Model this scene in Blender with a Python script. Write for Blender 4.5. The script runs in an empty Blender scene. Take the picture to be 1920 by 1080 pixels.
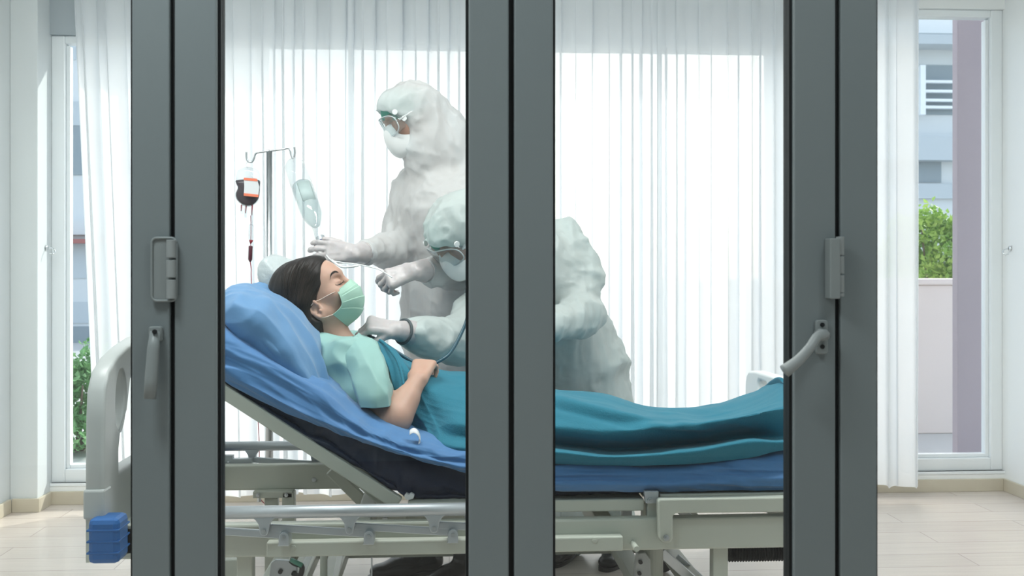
import bpy, bmesh, math, random
import numpy as np
from mathutils import Vector, Matrix
from mathutils.bvhtree import BVHTree
random.seed(7); np.random.seed(7)
SC = bpy.context.scene
COL = SC.collection

# ------------------------------------------------------------------ camera
CAM_Z = 1.13; FPX = 1870.0; YAW = math.radians(3.6); HOR = 500.0
cd = bpy.data.cameras.new('camera'); cam = bpy.data.objects.new('camera', cd); COL.objects.link(cam)
cam.location = (0, 0, CAM_Z); cam.rotation_euler = (math.pi/2, 0, -YAW)
cd.sensor_width = 36.0; cd.lens = 36.0*FPX/1920.0
cd.shift_y = -(540-HOR)/1920.0
cd.clip_start = 0.05; cd.clip_end = 300
cd.dof.use_dof = True; cd.dof.focus_distance = 3.25; cd.dof.aperture_fstop = 7.1
SC.camera = cam

# ------------------------------------------------------------------ world, sun, lamps, exposure
w = bpy.data.worlds.new('world'); SC.world = w; w.use_nodes = True
nt = w.node_tree; nt.nodes.clear()
wo = nt.nodes.new('ShaderNodeOutputWorld'); bg = nt.nodes.new('ShaderNodeBackground')
sky = nt.nodes.new('ShaderNodeTexSky')
sky.sky_type = 'NISHITA'; sky.sun_disc = False; sky.sun_elevation = math.radians(38)
sky.sun_rotation = math.radians(15); sky.air_density = 1.0; sky.dust_density = 3.0; sky.ozone_density = 1.0
mx = nt.nodes.new('ShaderNodeMix'); mx.data_type = 'RGBA'; mx.inputs[0].default_value = 0.75
mx.inputs[7].default_value = (1.0, 1.03, 1.06, 1)
nt.links.new(sky.outputs[0], mx.inputs[6]); nt.links.new(mx.outputs[2], bg.inputs[0])
bg.inputs[1].default_value = 1.15
nt.links.new(bg.outputs[0], wo.inputs[0])

def lamp(name, kind, loc, rot, energy, color=(1, 1, 1), **kw):
    l = bpy.data.lights.new(name, kind); l.energy = energy; l.color = color
    for k, v in kw.items(): setattr(l, k, v)
    o = bpy.data.objects.new(name, l); o.location = loc; o.rotation_euler = rot; COL.objects.link(o)
    return o
# sun from behind the windows, high and a little to the right
sd = Vector((-0.62, -0.56, -0.55)).normalized()
lamp('sun', 'SUN', (2, 10, 8), sd.to_track_quat('-Z', 'Y').to_euler(), 3.4, (1.0, 0.95, 0.86), angle=math.radians(1.2))
# unseen fill lamps added to brighten the bed fronts (their housings are built below)
ROOM_FILL = [(-0.95, 2.75), (0.95, 2.75)]
for (lx, ly) in ROOM_FILL:
    lamp('ward_fill_light', 'AREA', (lx, ly, 2.845), (0, 0, 0), 38, (1.0, 0.985, 0.95), shape='RECTANGLE', size=1.15, size_y=0.28)
CORR_FILL = [(-0.85, 1.05), (0.95, 0.75)]  # unseen corridor fill lamps, added to light the fronts of the door stiles
for (lx, ly) in CORR_FILL:
    lamp('corridor_fill_light', 'AREA', (lx, ly, 2.64), (0, 0, 0), 20 if lx < 0 else 9, (0.88, 0.98, 1.0), shape='RECTANGLE', size=0.5, size_y=0.5)

vs = SC.view_settings
vs.view_transform = 'Standard'; vs.look = 'None'; vs.gamma = 1.0; vs.exposure = 0.0
vs.use_curve_mapping = False
SC.cycles.max_bounces = 12; SC.cycles.transparent_max_bounces = 24
SC.cycles.transmission_bounces = 10; SC.cycles.diffuse_bounces = 5; SC.cycles.glossy_bounces = 4
SC.cycles.caustics_reflective = False; SC.cycles.caustics_refractive = False
SC.cycles.sample_clamp_indirect = 6.0
SC.cycles.use_denoising = True

# ------------------------------------------------------------------ projection helper: a pixel of the photo and a depth plane give a place
sY, cY = math.sin(YAW), math.cos(YAW)
def P(px, py, Y):
    u = (px-960)/FPX; v = (HOR-py)/FPX
    t = Y/(cY-u*sY)
    return Vector((t*(sY+u*cY), Y, CAM_Z+v*t))
def PX(px, Y): return P(px, HOR, Y).x
def PZ(px, py, Y): return P(px, py, Y).z
def YonX(px, X):
    u = (px-960)/FPX
    t = X/(sY+u*cY); return t*(cY-u*sY)

# ------------------------------------------------------------------ numpy noise
def _hash(ix, iy, iz, seed=0):
    h = (ix.astype(np.int64)*374761393 + iy.astype(np.int64)*668265263 + iz.astype(np.int64)*2147483647 + seed*1274126177) & 0xffffffff
    h = ((h ^ (h >> 13))*1274126177) & 0xffffffff
    return ((h ^ (h >> 16)) & 0xffff)/65535.0*2-1
def vnoise(p, seed=0):
    i = np.floor(p); f = p-i; f = f*f*f*(f*(f*6-15)+10); i = i.astype(np.int64)
    r = 0
    for dx in (0, 1):
        for dy in (0, 1):
            for dz in (0, 1):
                wgt = (f[:, 0] if dx else 1-f[:, 0])*(f[:, 1] if dy else 1-f[:, 1])*(f[:, 2] if dz else 1-f[:, 2])
                r = r+wgt*_hash(i[:, 0]+dx, i[:, 1]+dy, i[:, 2]+dz, seed)
    return r
def ridged(p, seed=0, oct=3):
    a = 1.0; s = 0; q = p.copy()
    for k in range(oct):
        s = s+a*(1-np.abs(vnoise(q, seed+k))*2); q = q*2.03+3.7; a *= 0.45
    return s
def rotm(ax, ay, az):
    return np.array(Matrix.Rotation(az, 3, 'Z') @ Matrix.Rotation(ay, 3, 'Y') @ Matrix.Rotation(ax, 3, 'X'))

# ------------------------------------------------------------------ materials
MATS = {}
def mat(name, col, rough=0.5, metal=0.0, spec=0.5, bump=None, vary=None, sss=0.0, sheen=0.0, coat=0.0, alpha=None,
        translucent=0.0, transparent=0.0, stretch=(1, 1, 1), wave=None):
    m = bpy.data.materials.new(name); m.use_nodes = True; nt = m.node_tree; nt.nodes.clear()
    N = nt.nodes.new; L = nt.links.new
    out = N('ShaderNodeOutputMaterial'); b = N('ShaderNodeBsdfPrincipled')
    b.inputs['Base Color'].default_value = (*col, 1); b.inputs['Roughness'].default_value = rough
    b.inputs['Metallic'].default_value = metal; b.inputs['Specular IOR Level'].default_value = spec
    b.inputs['Sheen Weight'].default_value = sheen; b.inputs['Coat Weight'].default_value = coat
    if sss: 
        b.inputs['Subsurface Weight'].default_value = sss; b.inputs['Subsurface Radius'].default_value = (1, .35, .2)
        b.inputs['Subsurface Scale'].default_value = 0.012
    tc = N('ShaderNodeTexCoord'); mp = N('ShaderNodeMapping'); mp.inputs['Scale'].default_value = stretch
    L(tc.outputs['Object'], mp.inputs[0])
    colout = None
    if vary:
        sc_, amt, col2 = vary
        n = N('ShaderNodeTexNoise'); n.inputs['Scale'].default_value = sc_; n.inputs['Detail'].default_value = 5
        L(mp.outputs[0], n.inputs['Vector'])
        r = N('ShaderNodeMapRange'); r.inputs[1].default_value = .35; r.inputs[2].default_value = .65; r.inputs[4].default_value = amt
        L(n.outputs[0], r.inputs[0])
        mixn = N('ShaderNodeMix'); mixn.data_type = 'RGBA'; mixn.inputs[6].default_value = (*col, 1); mixn.inputs[7].default_value = (*col2, 1)
        L(r.outputs[0], mixn.inputs[0]); L(mixn.outputs[2], b.inputs['Base Color']); colout = mixn.outputs[2]
    if bump:
        n2 = N('ShaderNodeTexNoise'); n2.inputs['Scale'].default_value = bump[0]; n2.inputs['Detail'].default_value = 4
        L(mp.outputs[0], n2.inputs['Vector'])
        bp = N('ShaderNodeBump'); bp.inputs['Strength'].default_value = bump[1]; bp.inputs['Distance'].default_value = bump[2] if len(bump) > 2 else 0.005
        L(n2.outputs[0], bp.inputs['Height']); L(bp.outputs[0], b.inputs['Normal'])
    last = b.outputs[0]
    if translucent:
        t = N('ShaderNodeBsdfTranslucent'); t.inputs[0].default_value = (*col, 1)
        if colout: L(colout, t.inputs[0])
        ms = N('ShaderNodeMixShader'); ms.inputs[0].default_value = translucent
        L(last, ms.inputs[1]); L(t.outputs[0], ms.inputs[2]); last = ms.outputs[0]
    if transparent:
        t = N('ShaderNodeBsdfTransparent')
        ms = N('ShaderNodeMixShader'); ms.inputs[0].default_value = transparent
        L(last, ms.inputs[1]); L(t.outputs[0], ms.inputs[2]); last = ms.outputs[0]
    L(last, out.inputs[0]); MATS[name] = m
    return m

def glass_mat(name, tint=(0.97, 0.99, 0.99), ior=1.45, rough=0.0, extra=0.0, veil=0.0):
    m = bpy.data.materials.new(name); m.use_nodes = True; nt = m.node_tree; nt.nodes.clear()
    N = nt.nodes.new; L = nt.links.new
    out = N('ShaderNodeOutputMaterial'); tr = N('ShaderNodeBsdfTransparent'); tr.inputs[0].default_value = (*tint, 1)
    gl = N('ShaderNodeBsdfGlossy'); gl.inputs['Roughness'].default_value = rough
    fr = N('ShaderNodeLayerWeight'); fr.inputs[0].default_value = .5
    pw = N('ShaderNodeMath'); pw.operation = 'POWER'; pw.inputs[1].default_value = 5.0; L(fr.outputs['Facing'], pw.inputs[0])
    ml = N('ShaderNodeMath'); ml.operation = 'MULTIPLY'; ml.inputs[1].default_value = .95; L(pw.outputs[0], ml.inputs[0])
    ad = N('ShaderNodeMath'); ad.operation = 'ADD'; ad.use_clamp = True; ad.inputs[1].default_value = extra+((ior-1)/(ior+1))**2
    L(ml.outputs[0], ad.inputs[0])
    ms = N('ShaderNodeMixShader'); L(ad.outputs[0], ms.inputs[0]); L(tr.outputs[0], ms.inputs[1]); L(gl.outputs[0], ms.inputs[2])
    last = ms.outputs[0]
    if veil:
        df = N('ShaderNodeBsdfTranslucent'); df.inputs[0].default_value = (.95, 1, 1, 1)
        m2 = N('ShaderNodeMixShader'); m2.inputs[0].default_value = veil
        L(last, m2.inputs[1]); L(df.outputs[0], m2.inputs[2]); last = m2.outputs[0]
    L(last, out.inputs[0]); MATS[name] = m
    return m

M = {}
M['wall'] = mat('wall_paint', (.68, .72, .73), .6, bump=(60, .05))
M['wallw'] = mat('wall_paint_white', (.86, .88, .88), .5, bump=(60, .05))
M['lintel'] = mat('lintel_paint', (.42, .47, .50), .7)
M['ceil'] = mat('ceiling_paint', (.82, .84, .84), .7)
M['base'] = mat('baseboard_wood', (.60, .55, .44), .5, vary=(8, .5, (.50, .45, .36)))
M['upvc'] = mat('window_white', (.82, .86, .88), .35)
M['door'] = mat('aluminium_grey', (.235, .268, .275), .42, metal=.0, bump=(400, .04, .001), vary=(3, .5, (.22, .255, .265)))
M['gasket'] = mat('black_rubber', (.006, .008, .009), .6)
M['hard'] = mat('hardware_grey', (.30, .33, .33), .4)
M['hardl'] = mat('hardware_light', (.36, .385, .385), .38)
M['steel'] = mat('brushed_steel', (.55, .58, .60), .28, metal=1.0)
M['chrome'] = mat('chrome', (.75, .78, .8), .12, metal=1.0)
M['alu'] = mat('satin_aluminium', (.48, .52, .55), .38, metal=.55)
M['cream'] = mat('cream_steel', (.48, .51, .45), .42, vary=(5, .4, (.44, .465, .41)))
M['plast'] = mat('grey_plastic', (.43, .455, .45), .35)
M['bumper'] = mat('blue_plastic', (.018, .11, .33), .42)
M['black'] = mat('black_plastic', (.015, .016, .018), .4)
M['shoe'] = mat('black_leather', (.010, .012, .016), .25, bump=(90, .15, .002))
M['suit'] = mat('coverall_fabric', (.84, .87, .88), .42, translucent=.48, bump=(28, .25, .008), spec=.35)
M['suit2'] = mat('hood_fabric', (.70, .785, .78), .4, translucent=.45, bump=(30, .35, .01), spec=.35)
M['cap'] = mat('green_cap_fabric', (.12, .42, .33), .6, translucent=.2, bump=(60, .5, .006))
M['glove'] = mat('latex_glove', (.50, .465, .47), .38, bump=(70, .25, .003), sss=.1)
M['cuff'] = mat('dark_cuff', (.07, .09, .10), .6)
M['sheet'] = mat('blue_sheet', (.045, .165, .375), .65, sheen=.3, bump=(35, .25, .006), vary=(4, .25, (.052, .20, .43)))
M['pillow'] = mat('blue_pillowcase', (.085, .225, .43), .62, sheen=.3, bump=(22, .3, .008), vary=(3, .3, (.10, .265, .48)))
M['matt'] = mat('navy_vinyl', (.006, .013, .040), .30, spec=.35, bump=(18, .6, .010))
M['blank'] = mat('teal_blanket', (.005, .150, .225), .8, sheen=.1, bump=(220, .5, .003), vary=(6, .35, (.007, .190, .275)))
M['gown'] = mat('aqua_gown', (.255, .45, .42), .6, sheen=.15, bump=(24, .22, .006), vary=(4, .3, (.285, .49, .46)))
M['mask'] = mat('green_mask', (.45, .69, .57), .6, bump=(120, .15, .002), translucent=.15)
M['skin'] = mat('skin', (.52, .325, .245), .48, sss=.25, bump=(120, .08, .002), vary=(9, .35, (.53, .30, .235)))
M['skinp'] = mat('skin_dusky', (.42, .25, .19), .5, sss=.2)
M['hair'] = mat('dark_brown_hair', (.008, .006, .006), .48, spec=.35, bump=(40, .25, .002), stretch=(7, 7, .8), vary=(30, .5, (.022, .015, .012)))
M['lash'] = mat('lash_hair', (.012, .008, .007), .6)
M['clear'] = glass_mat('clear_plastic', (.93, .95, .96), 1.45, .08, .03, veil=.14)
M['fluid'] = glass_mat('clear_fluid', (.86, .91, .91), 1.33, .02, .03, veil=.12)
M['blood'] = mat('dark_blood', (.030, .012, .022), .2)
M['bloodr'] = mat('blood_red', (.30, .012, .03), .25)
M['label'] = mat('white_label', (.72, .74, .76), .6)
M['orange'] = mat('orange_label_band', (.85, .22, .12), .6)
M['greylab'] = mat('grey_label', (.42, .52, .52), .5)
M['white'] = mat('white_plastic', (.8, .82, .82), .4)
M['teal'] = mat('stethoscope_rubber', (.012, .075, .11), .3)
M['bluep'] = mat('blue_port', (.02, .12, .6), .4)
M['glass'] = glass_mat('window_glass', (.97, .985, .985))
M['dglass'] = glass_mat('door_glass', (.965, .985, .985), 1.45, 0.0, 0.0)
M['goggle'] = glass_mat('goggle_lens', (.86, .92, .93), 1.45, .03, .06, veil=.10)

# ------------------------------------------------------------------ object helpers
WL = {}      # world position of each object's origin
def tag(o, label=None, cat=None, group=None, kind=None):
    if label: o['label'] = label
    if cat: o['category'] = cat
    if group: o['group'] = group
    if kind: o['kind'] = kind
    return o
def thing(name, loc, label, cat, group=None):
    o = bpy.data.objects.new(name, None); COL.objects.link(o); o.location = loc
    o.empty_display_size = .1
    WL[o] = Vector(loc); tag(o, label, cat, group); return o
def link(name, me, m, parent=None, smooth=False, bevel=0, subsurf=0, solid=0, autosm=True, label=None):
    me.name = name
    o = bpy.data.objects.new(name, me); COL.objects.link(o)
    if parent is not None:
        off = WL[parent]; o.parent = parent; WL[o] = off.copy()
    else:
        n = len(me.vertices); a = np.empty(n*3); me.vertices.foreach_get('co', a); a = a.reshape(-1, 3)
        lo, hi = a.min(0), a.max(0); off = Vector(((lo[0]+hi[0])/2, (lo[1]+hi[1])/2, lo[2])); o.location = off; WL[o] = off.copy()
    me.transform(Matrix.Translation(-off))
    if m is not None: me.materials.append(m)
    if smooth: me.polygons.foreach_set('use_smooth', [True]*len(me.polygons))
    if solid:
        md = o.modifiers.new('thick', 'SOLIDIFY'); md.thickness = solid; md.offset = 0
    if bevel:
        md = o.modifiers.new('bevel', 'BEVEL'); md.width = bevel; md.segments = 2; md.limit_method = 'ANGLE'; md.angle_limit = .6
    if subsurf:
        md = o.modifiers.new('sub', 'SUBSURF'); md.levels = subsurf; md.render_levels = subsurf
    if label: o['label'] = label
    return o

class MB:
    def __init__(s): s.v = []; s.f = []
    def add(s, v, f):
        n = len(s.v); s.v += [tuple(x) for x in v]; s.f += [tuple(i+n for i in q) for q in f]; return s
    def box(s, lo, hi):
        x0, y0, z0 = lo; x1, y1, z1 = hi
        if x0 > x1: x0, x1 = x1, x0
        if y0 > y1: y0, y1 = y1, y0
        if z0 > z1: z0, z1 = z1, z0
        return s.add([(x0, y0, z0), (x1, y0, z0), (x1, y1, z0), (x0, y1, z0), (x0, y0, z1), (x1, y0, z1), (x1, y1, z1), (x0, y1, z1)],
                     [(3, 2, 1, 0), (4, 5, 6, 7), (0, 1, 5, 4), (1, 2, 6, 5), (2, 3, 7, 6), (3, 0, 4, 7)])
    def pbox(s, px0, px1, py0, py1, Y0, Y1, pr=None):   # front face at the plane Y0
        pr = (px0+px1)/2 if pr is None else pr
        return s.box((PX(px0, Y0), Y0, PZ(pr, py1, Y0)), (PX(px1, Y0), Y1, PZ(pr, py0, Y0)))
    def bar(s, a, b, wy, wn):      # a box beam from a to b: width wy along Y, wn across
        a = Vector(a); b = Vector(b); d = (b-a).normalized(); y = Vector((0, 1, 0))
        y = (y-d*y.dot(d)).normalized(); n = d.cross(y)
        vs = []
        for p in (a, b):
            for (i, j) in ((-1, -1), (1, -1), (1, 1), (-1, 1)): vs.append(p+y*(wy/2*i)+n*(wn/2*j))
        return s.add(vs, [(0, 1, 2, 3), (7, 6, 5, 4), (0, 4, 5, 1), (1, 5, 6, 2), (2, 6, 7, 3), (3, 7, 4, 0)])
    def tube(s, pts, r, seg=12, cap=True):
        pts = [Vector(p) for p in pts]; n = len(pts)
        rs = r if isinstance(r, (list, tuple)) else [r]*n
        T = []
        for i in range(n):
            d = (pts[min(i+1, n-1)]-pts[max(i-1, 0)]); T.append(d.normalized())
        up = Vector((0, 1, 0)) if abs(T[0].y) < .9 else Vector((1, 0, 0))
        u = (up-T[0]*up.dot(T[0])).normalized(); vs = []; fs = []
        for i in range(n):
            u = (u-T[i]*u.dot(T[i])).normalized(); v = T[i].cross(u)
            for k in range(seg):
                a = 2*math.pi*k/seg; vs.append(pts[i]+(u*math.cos(a)+v*math.sin(a))*rs[i])
        for i in range(n-1):
            for k in range(seg):
                k2 = (k+1) % seg; fs.append((i*seg+k, i*seg+k2, (i+1)*seg+k2, (i+1)*seg+k))
        if cap: fs.append(tuple(range(seg-1, -1, -1))); fs.append(tuple((n-1)*seg+k for k in range(seg)))
        return s.add(vs, fs)
    def cyl(s, c, axis, r, h, seg=20):
        c = Vector(c); a = Vector(axis).normalized(); return s.tube([c-a*h/2, c+a*h/2], r, seg)
    def prism(s, pts, y0, y1):     # outline of (x, z) points extruded from y0 to y1
        n = len(pts); vs = [(x, y0, z) for x, z in pts]+[(x, y1, z) for x, z in pts]
        fs = [tuple(range(n)), tuple(range(2*n-1, n-1, -1))]
        for i in range(n): j = (i+1) % n; fs.append((i, n+i, n+j, j))
        return s.add(vs, fs)
    def pprism(s, pp, Y0, Y1):
        q = [P(a, b, Y0) for a, b in pp]; return s.prism([(p.x, p.z) for p in q], Y0, Y1)
    def lathe(s, a, b, prof, seg=24):   # prof: (t along a->b, radius)
        a = Vector(a); b = Vector(b); return s.tube_raw(a, b, prof, seg)
    def tube_raw(s, a, b, prof, seg):
        d = (b-a); dn = d.normalized(); up = Vector((0, 1, 0)) if abs(dn.y) < .9 else Vector((1, 0, 0))
        u = (up-dn*up.dot(dn)).normalized(); v = dn.cross(u); vs = []; fs = []; n = len(prof)
        for (t, r) in prof:
            for k in range(seg):
                an = 2*math.pi*k/seg; vs.append(a+d*t+(u*math.cos(an)+v*math.sin(an))*max(r, 1e-4))
        for i in range(n-1):
            for k in range(seg):
                k2 = (k+1) % seg; fs.append((i*seg+k, i*seg+k2, (i+1)*seg+k2, (i+1)*seg+k))
        fs.append(tuple(range(seg-1, -1, -1))); fs.append(tuple((n-1)*seg+k for k in range(seg)))
        return s.add(vs, fs)
    def mesh(s, name='mesh'):
        me = bpy.data.meshes.new(name); me.from_pydata(s.v, [], s.f); me.update()
        bm = bmesh.new(); bm.from_mesh(me); bmesh.ops.recalc_face_normals(bm, faces=bm.faces); bm.to_mesh(me); bm.free()
        return me
    def build(s, name, m, parent=None, **kw): return link(name, s.mesh(), m, parent, **kw)

def structure(o, label=None):
    o['kind'] = 'structure'
    if label: o['label'] = label
    return o

def crom(p, n):   # Catmull-Rom through rows of p (k, d) -> n samples
    p = np.asarray(p, float); k = len(p); t = np.linspace(0, k-1, n); i = np.clip(np.floor(t).astype(int), 0, k-2); f = (t-i)[:, None]
    sh = p.shape[1:]; q = p.reshape(k, -1)
    a = q[np.clip(i-1, 0, k-1)]; b = q[i]; c = q[i+1]; d = q[np.clip(i+2, 0, k-1)]
    r = .5*((2*b)+(-a+c)*f+(2*a-5*b+4*c-d)*f**2+(-a+3*b-3*c+d)*f**3)
    return r.reshape((n,)+sh)
def smooth_path(pts, n=40): return [Vector(x) for x in crom([tuple(p) for p in pts], n)]

def net(name, ctrl, nu, nv, m, parent=None, disp=None, solid=0.006, label=None, subsurf=0):
    """ctrl[u][v] = world points; a smooth cloth surface through them."""
    A = np.array([[tuple(p) for p in row] for row in ctrl], float)
    A = crom(A, nu); A = crom(A.transpose(1, 0, 2), nv).transpose(1, 0, 2)   # nu x nv x 3
    if disp is not None:
        du = np.gradient(A, axis=0); dv = np.gradient(A, axis=1); nn = np.cross(du, dv); nn /= (np.linalg.norm(nn, axis=2, keepdims=True)+1e-9)
        uu, vv = np.meshgrid(np.linspace(0, 1, nu), np.linspace(0, 1, nv), indexing='ij')
        h = disp(A.reshape(-1, 3), uu.ravel(), vv.ravel()).reshape(nu, nv, 1)
        A = A+nn*h
    idx = np.arange(nu*nv).reshape(nu, nv)
    F = np.stack([idx[:-1, :-1], idx[1:, :-1], idx[1:, 1:], idx[:-1, 1:]], -1).reshape(-1, 4)
    me = bpy.data.meshes.new(name); me.from_pydata(A.reshape(-1, 3).tolist(), [], F.tolist()); me.update()
    return link(name, me, m, parent, smooth=True, solid=solid, label=label, subsurf=subsurf)

def plate(name, outer, holes, th, m, parent, to_world, bevel=.006, label=None):
    """a slab with holes: outline points (a, b) -> to_world(a, b, t) with t the thickness direction"""
    cu = bpy.data.curves.new(name, 'CURVE'); cu.dimensions = '2D'; cu.fill_mode = 'BOTH'
    for ring in [outer]+holes:
        sp = cu.splines.new('POLY'); sp.points.add(len(ring)-1)
        for i, (a, b) in enumerate(ring): sp.points[i].co = (a, b, 0, 1)
        sp.use_cyclic_u = True
    cu.extrude = th/2-bevel; cu.bevel_depth = bevel; cu.bevel_resolution = 2; cu.offset = -bevel
    o = bpy.data.objects.new('tmp', cu); COL.objects.link(o)
    me = bpy.data.meshes.new_from_object(o.evaluated_get(bpy.context.evaluated_depsgraph_get()))
    bpy.data.objects.remove(o); bpy.data.curves.remove(cu)
    for v in me.vertices: v.co = to_world(v.co.x, v.co.y, v.co.z)
    bm = bmesh.new(); bm.from_mesh(me); bmesh.ops.remove_doubles(bm, verts=bm.verts, dist=1e-5)
    bmesh.ops.recalc_face_normals(bm, faces=bm.faces); bm.to_mesh(me); bm.free()
    return link(name, me, m, parent, label=label)
def closed(pts, n=64):
    p = np.asarray(pts, float); k = len(p); t = np.linspace(0, k, n, endpoint=False); i = np.floor(t).astype(int); f = (t-i)[:, None]
    a = p[(i-1) % k]; b = p[i % k]; c = p[(i+1) % k]; d = p[(i+2) % k]
    return (.5*((2*b)+(-a+c)*f+(2*a-5*b+4*c-d)*f**2+(-a+3*b-3*c+d)*f**3)).tolist()

# ------------------------------------------------------------------ implicit bodies (smooth union of tapering limbs), meshed by surface nets
def cap(a, b, ra, rb, k=.02, flat=None, op='u'): return ('cap', np.array(a, float), np.array(b, float), ra, rb, k, flat, op)
def ell(c, r, R=None, k=.02, op='u'): return ('ell', np.array(c, float), np.array(r, float), R, None, k, None, op)
def implicit(prims, res, pad=.03, disp=None, post=None):
    lo = np.full(3, 1e9); hi = np.full(3, -1e9); bbs = []
    for q in prims:
        if q[0] == 'cap':
            r = max(q[3], q[4]); 
            if q[6] is not None: r *= max(1, q[6][1])
            l = np.minimum(q[1], q[2])-r; h = np.maximum(q[1], q[2])+r
        else:
            r = q[2].max(); l = q[1]-r; h = q[1]+r
        bbs.append((l, h))
        if q[7] == 'u': lo = np.minimum(lo, l); hi = np.maximum(hi, h)
    lo = lo-pad; hi = hi+pad; n = np.ceil((hi-lo)/res).astype(int)+1
    F = np.full(n, .25, dtype=np.float32)
    ax = [lo[i]+res*np.arange(n[i]) for i in range(3)]
    for q, (l, h) in zip(prims, bbs):
        m_ = max(.035, q[5]*1.5+res*2)
        i0 = np.clip(np.floor((l-m_-lo)/res).astype(int), 0, n); i1 = np.clip(np.ceil((h+m_-lo)/res).astype(int)+1, 0, n)
        if (i1 <= i0).any(): continue
        X, Y, Z = np.meshgrid(ax[0][i0[0]:i1[0]], ax[1][i0[1]:i1[1]], ax[2][i0[2]:i1[2]], indexing='ij')
        p = np.stack([X, Y, Z], -1)
        if q[0] == 'cap':
            a, b, ra, rb, k, flat = q[1:7]
            if flat is not None:
                nrm = np.array(flat[0], float); nrm /= np.linalg.norm(nrm); s = flat[1]
                c = (a+b)/2; dd = (p-c)@nrm; p = p+nrm*(dd*(1/s-1))[..., None]
                a = a+nrm*((a-c)@nrm)*(1/s-1); b = b+nrm*((b-c)@nrm)*(1/s-1)
            ab = b-a; L2 = max(ab@ab, 1e-12); t = np.clip(((p-a)@ab)/L2, 0, 1)
            d = np.linalg.norm(p-(a+t[..., None]*ab), axis=-1)-(ra+(rb-ra)*t)
            if flat is not None and s < 1: d = d*s**.5
        else:
            c, r, R = q[1:4]; k = q[5]
            v = p-c
            if R is not None: v = v@np.asarray(R)      # R columns = local axes
            kk = np.linalg.norm(v/r, axis=-1); k2 = np.linalg.norm(v/(r*r), axis=-1)+1e-9
            d = kk*(kk-1)/k2
        sl = tuple(slice(i0[j], i1[j]) for j in range(3)); o = F[sl]
        if q[7] == 'u':
            hh = np.clip(.5+.5*(o-d)/k, 0, 1); F[sl] = o*(1-hh)+d*hh-k*hh*(1-hh)
        else:
            d = -d; hh = np.clip(.5-.5*(o-d)/k, 0, 1); F[sl] = o*(1-hh)+d*hh+k*hh*(1-hh)
    ins = F < 0
    # surface nets
    c8 = [(i, j, k) for i in (0, 1) for j in (0, 1) for k in (0, 1)]
    sub = lambda A, c: A[c[0]:A.shape[0]-1+c[0], c[1]:A.shape[1]-1+c[1], c[2]:A.shape[2]-1+c[2]]
    cnt = sum(sub(ins, c).astype(np.int8) for c in c8)
    act = (cnt > 0) & (cnt < 8); cells = np.argwhere(act)
    acc = np.zeros((len(cells), 3)); num = np.zeros(len(cells))
    ci = cells
    for c in c8:
        for a_ in range(3):
            if c[a_] == 0:
                c2 = list(c); c2[a_] = 1
                f0 = F[ci[:, 0]+c[0], ci[:, 1]+c[1], ci[:, 2]+c[2]]; f1 = F[ci[:, 0]+c2[0], ci[:, 1]+c2[1], ci[:, 2]+c2[2]]
                s = (f0 < 0) != (f1 < 0); t = np.where(s, f0/np.where(s, f0-f1, 1), 0)
                pt = np.array(c, float)[None, :].repeat(len(ci), 0); pt[:, a_] += t
                acc[s] += pt[s]; num[s] += 1
    V = (cells+acc/num[:, None])*res+lo
    idx = np.full(act.shape, -1, dtype=np.int64); idx[tuple(cells.T)] = np.arange(len(cells))
    quads = []
    for a_ in range(3):
        b_, c_ = (a_+1) % 3, (a_+2) % 3
        s0 = [slice(None)]*3; s1 = [slice(None)]*3; s0[a_] = slice(0, -1); s1[a_] = slice(1, None)
        ch = ins[tuple(s0)] != ins[tuple(s1)]; e = np.argwhere(ch)
        e = e[(e[:, b_] > 0) & (e[:, c_] > 0) & (e[:, b_] < n[b_]-1) & (e[:, c_] < n[c_]-1)]
        if not len(e): continue
        def cell(db, dc):
            q = e.copy(); q[:, b_] -= db; q[:, c_] -= dc; return idx[tuple(q.T)]
        Q = np.stack([cell(1, 1), cell(0, 1), cell(0, 0), cell(1, 0)], 1)
        fl = ~ins[tuple(e.T)]; Q[fl] = Q[fl][:, ::-1]
        quads.append(Q)
    Q = np.concatenate(quads); Q = Q[(Q >= 0).all(1)]
    if disp is not None:
        N = np.zeros_like(V); fn = np.cross(V[Q[:, 2]]-V[Q[:, 0]], V[Q[:, 3]]-V[Q[:, 1]])
        for j in range(4): np.add.at(N, Q[:, j], fn)
        N /= (np.linalg.norm(N, axis=1, keepdims=True)+1e-12)
        V = V+N*disp(V, N)[:, None]
    if post is not None: V = post(V)
    me = bpy.data.meshes.new('implicit'); me.from_pydata(V.tolist(), [], Q.tolist()); me.update()
    return me
def limb(name, prims, res, m, parent=None, disp=None, label=None, post=None, subsurf=0):
    return link(name, implicit(prims, res, disp=disp, post=post), m, parent, smooth=True, label=label, subsurf=subsurf)

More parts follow.
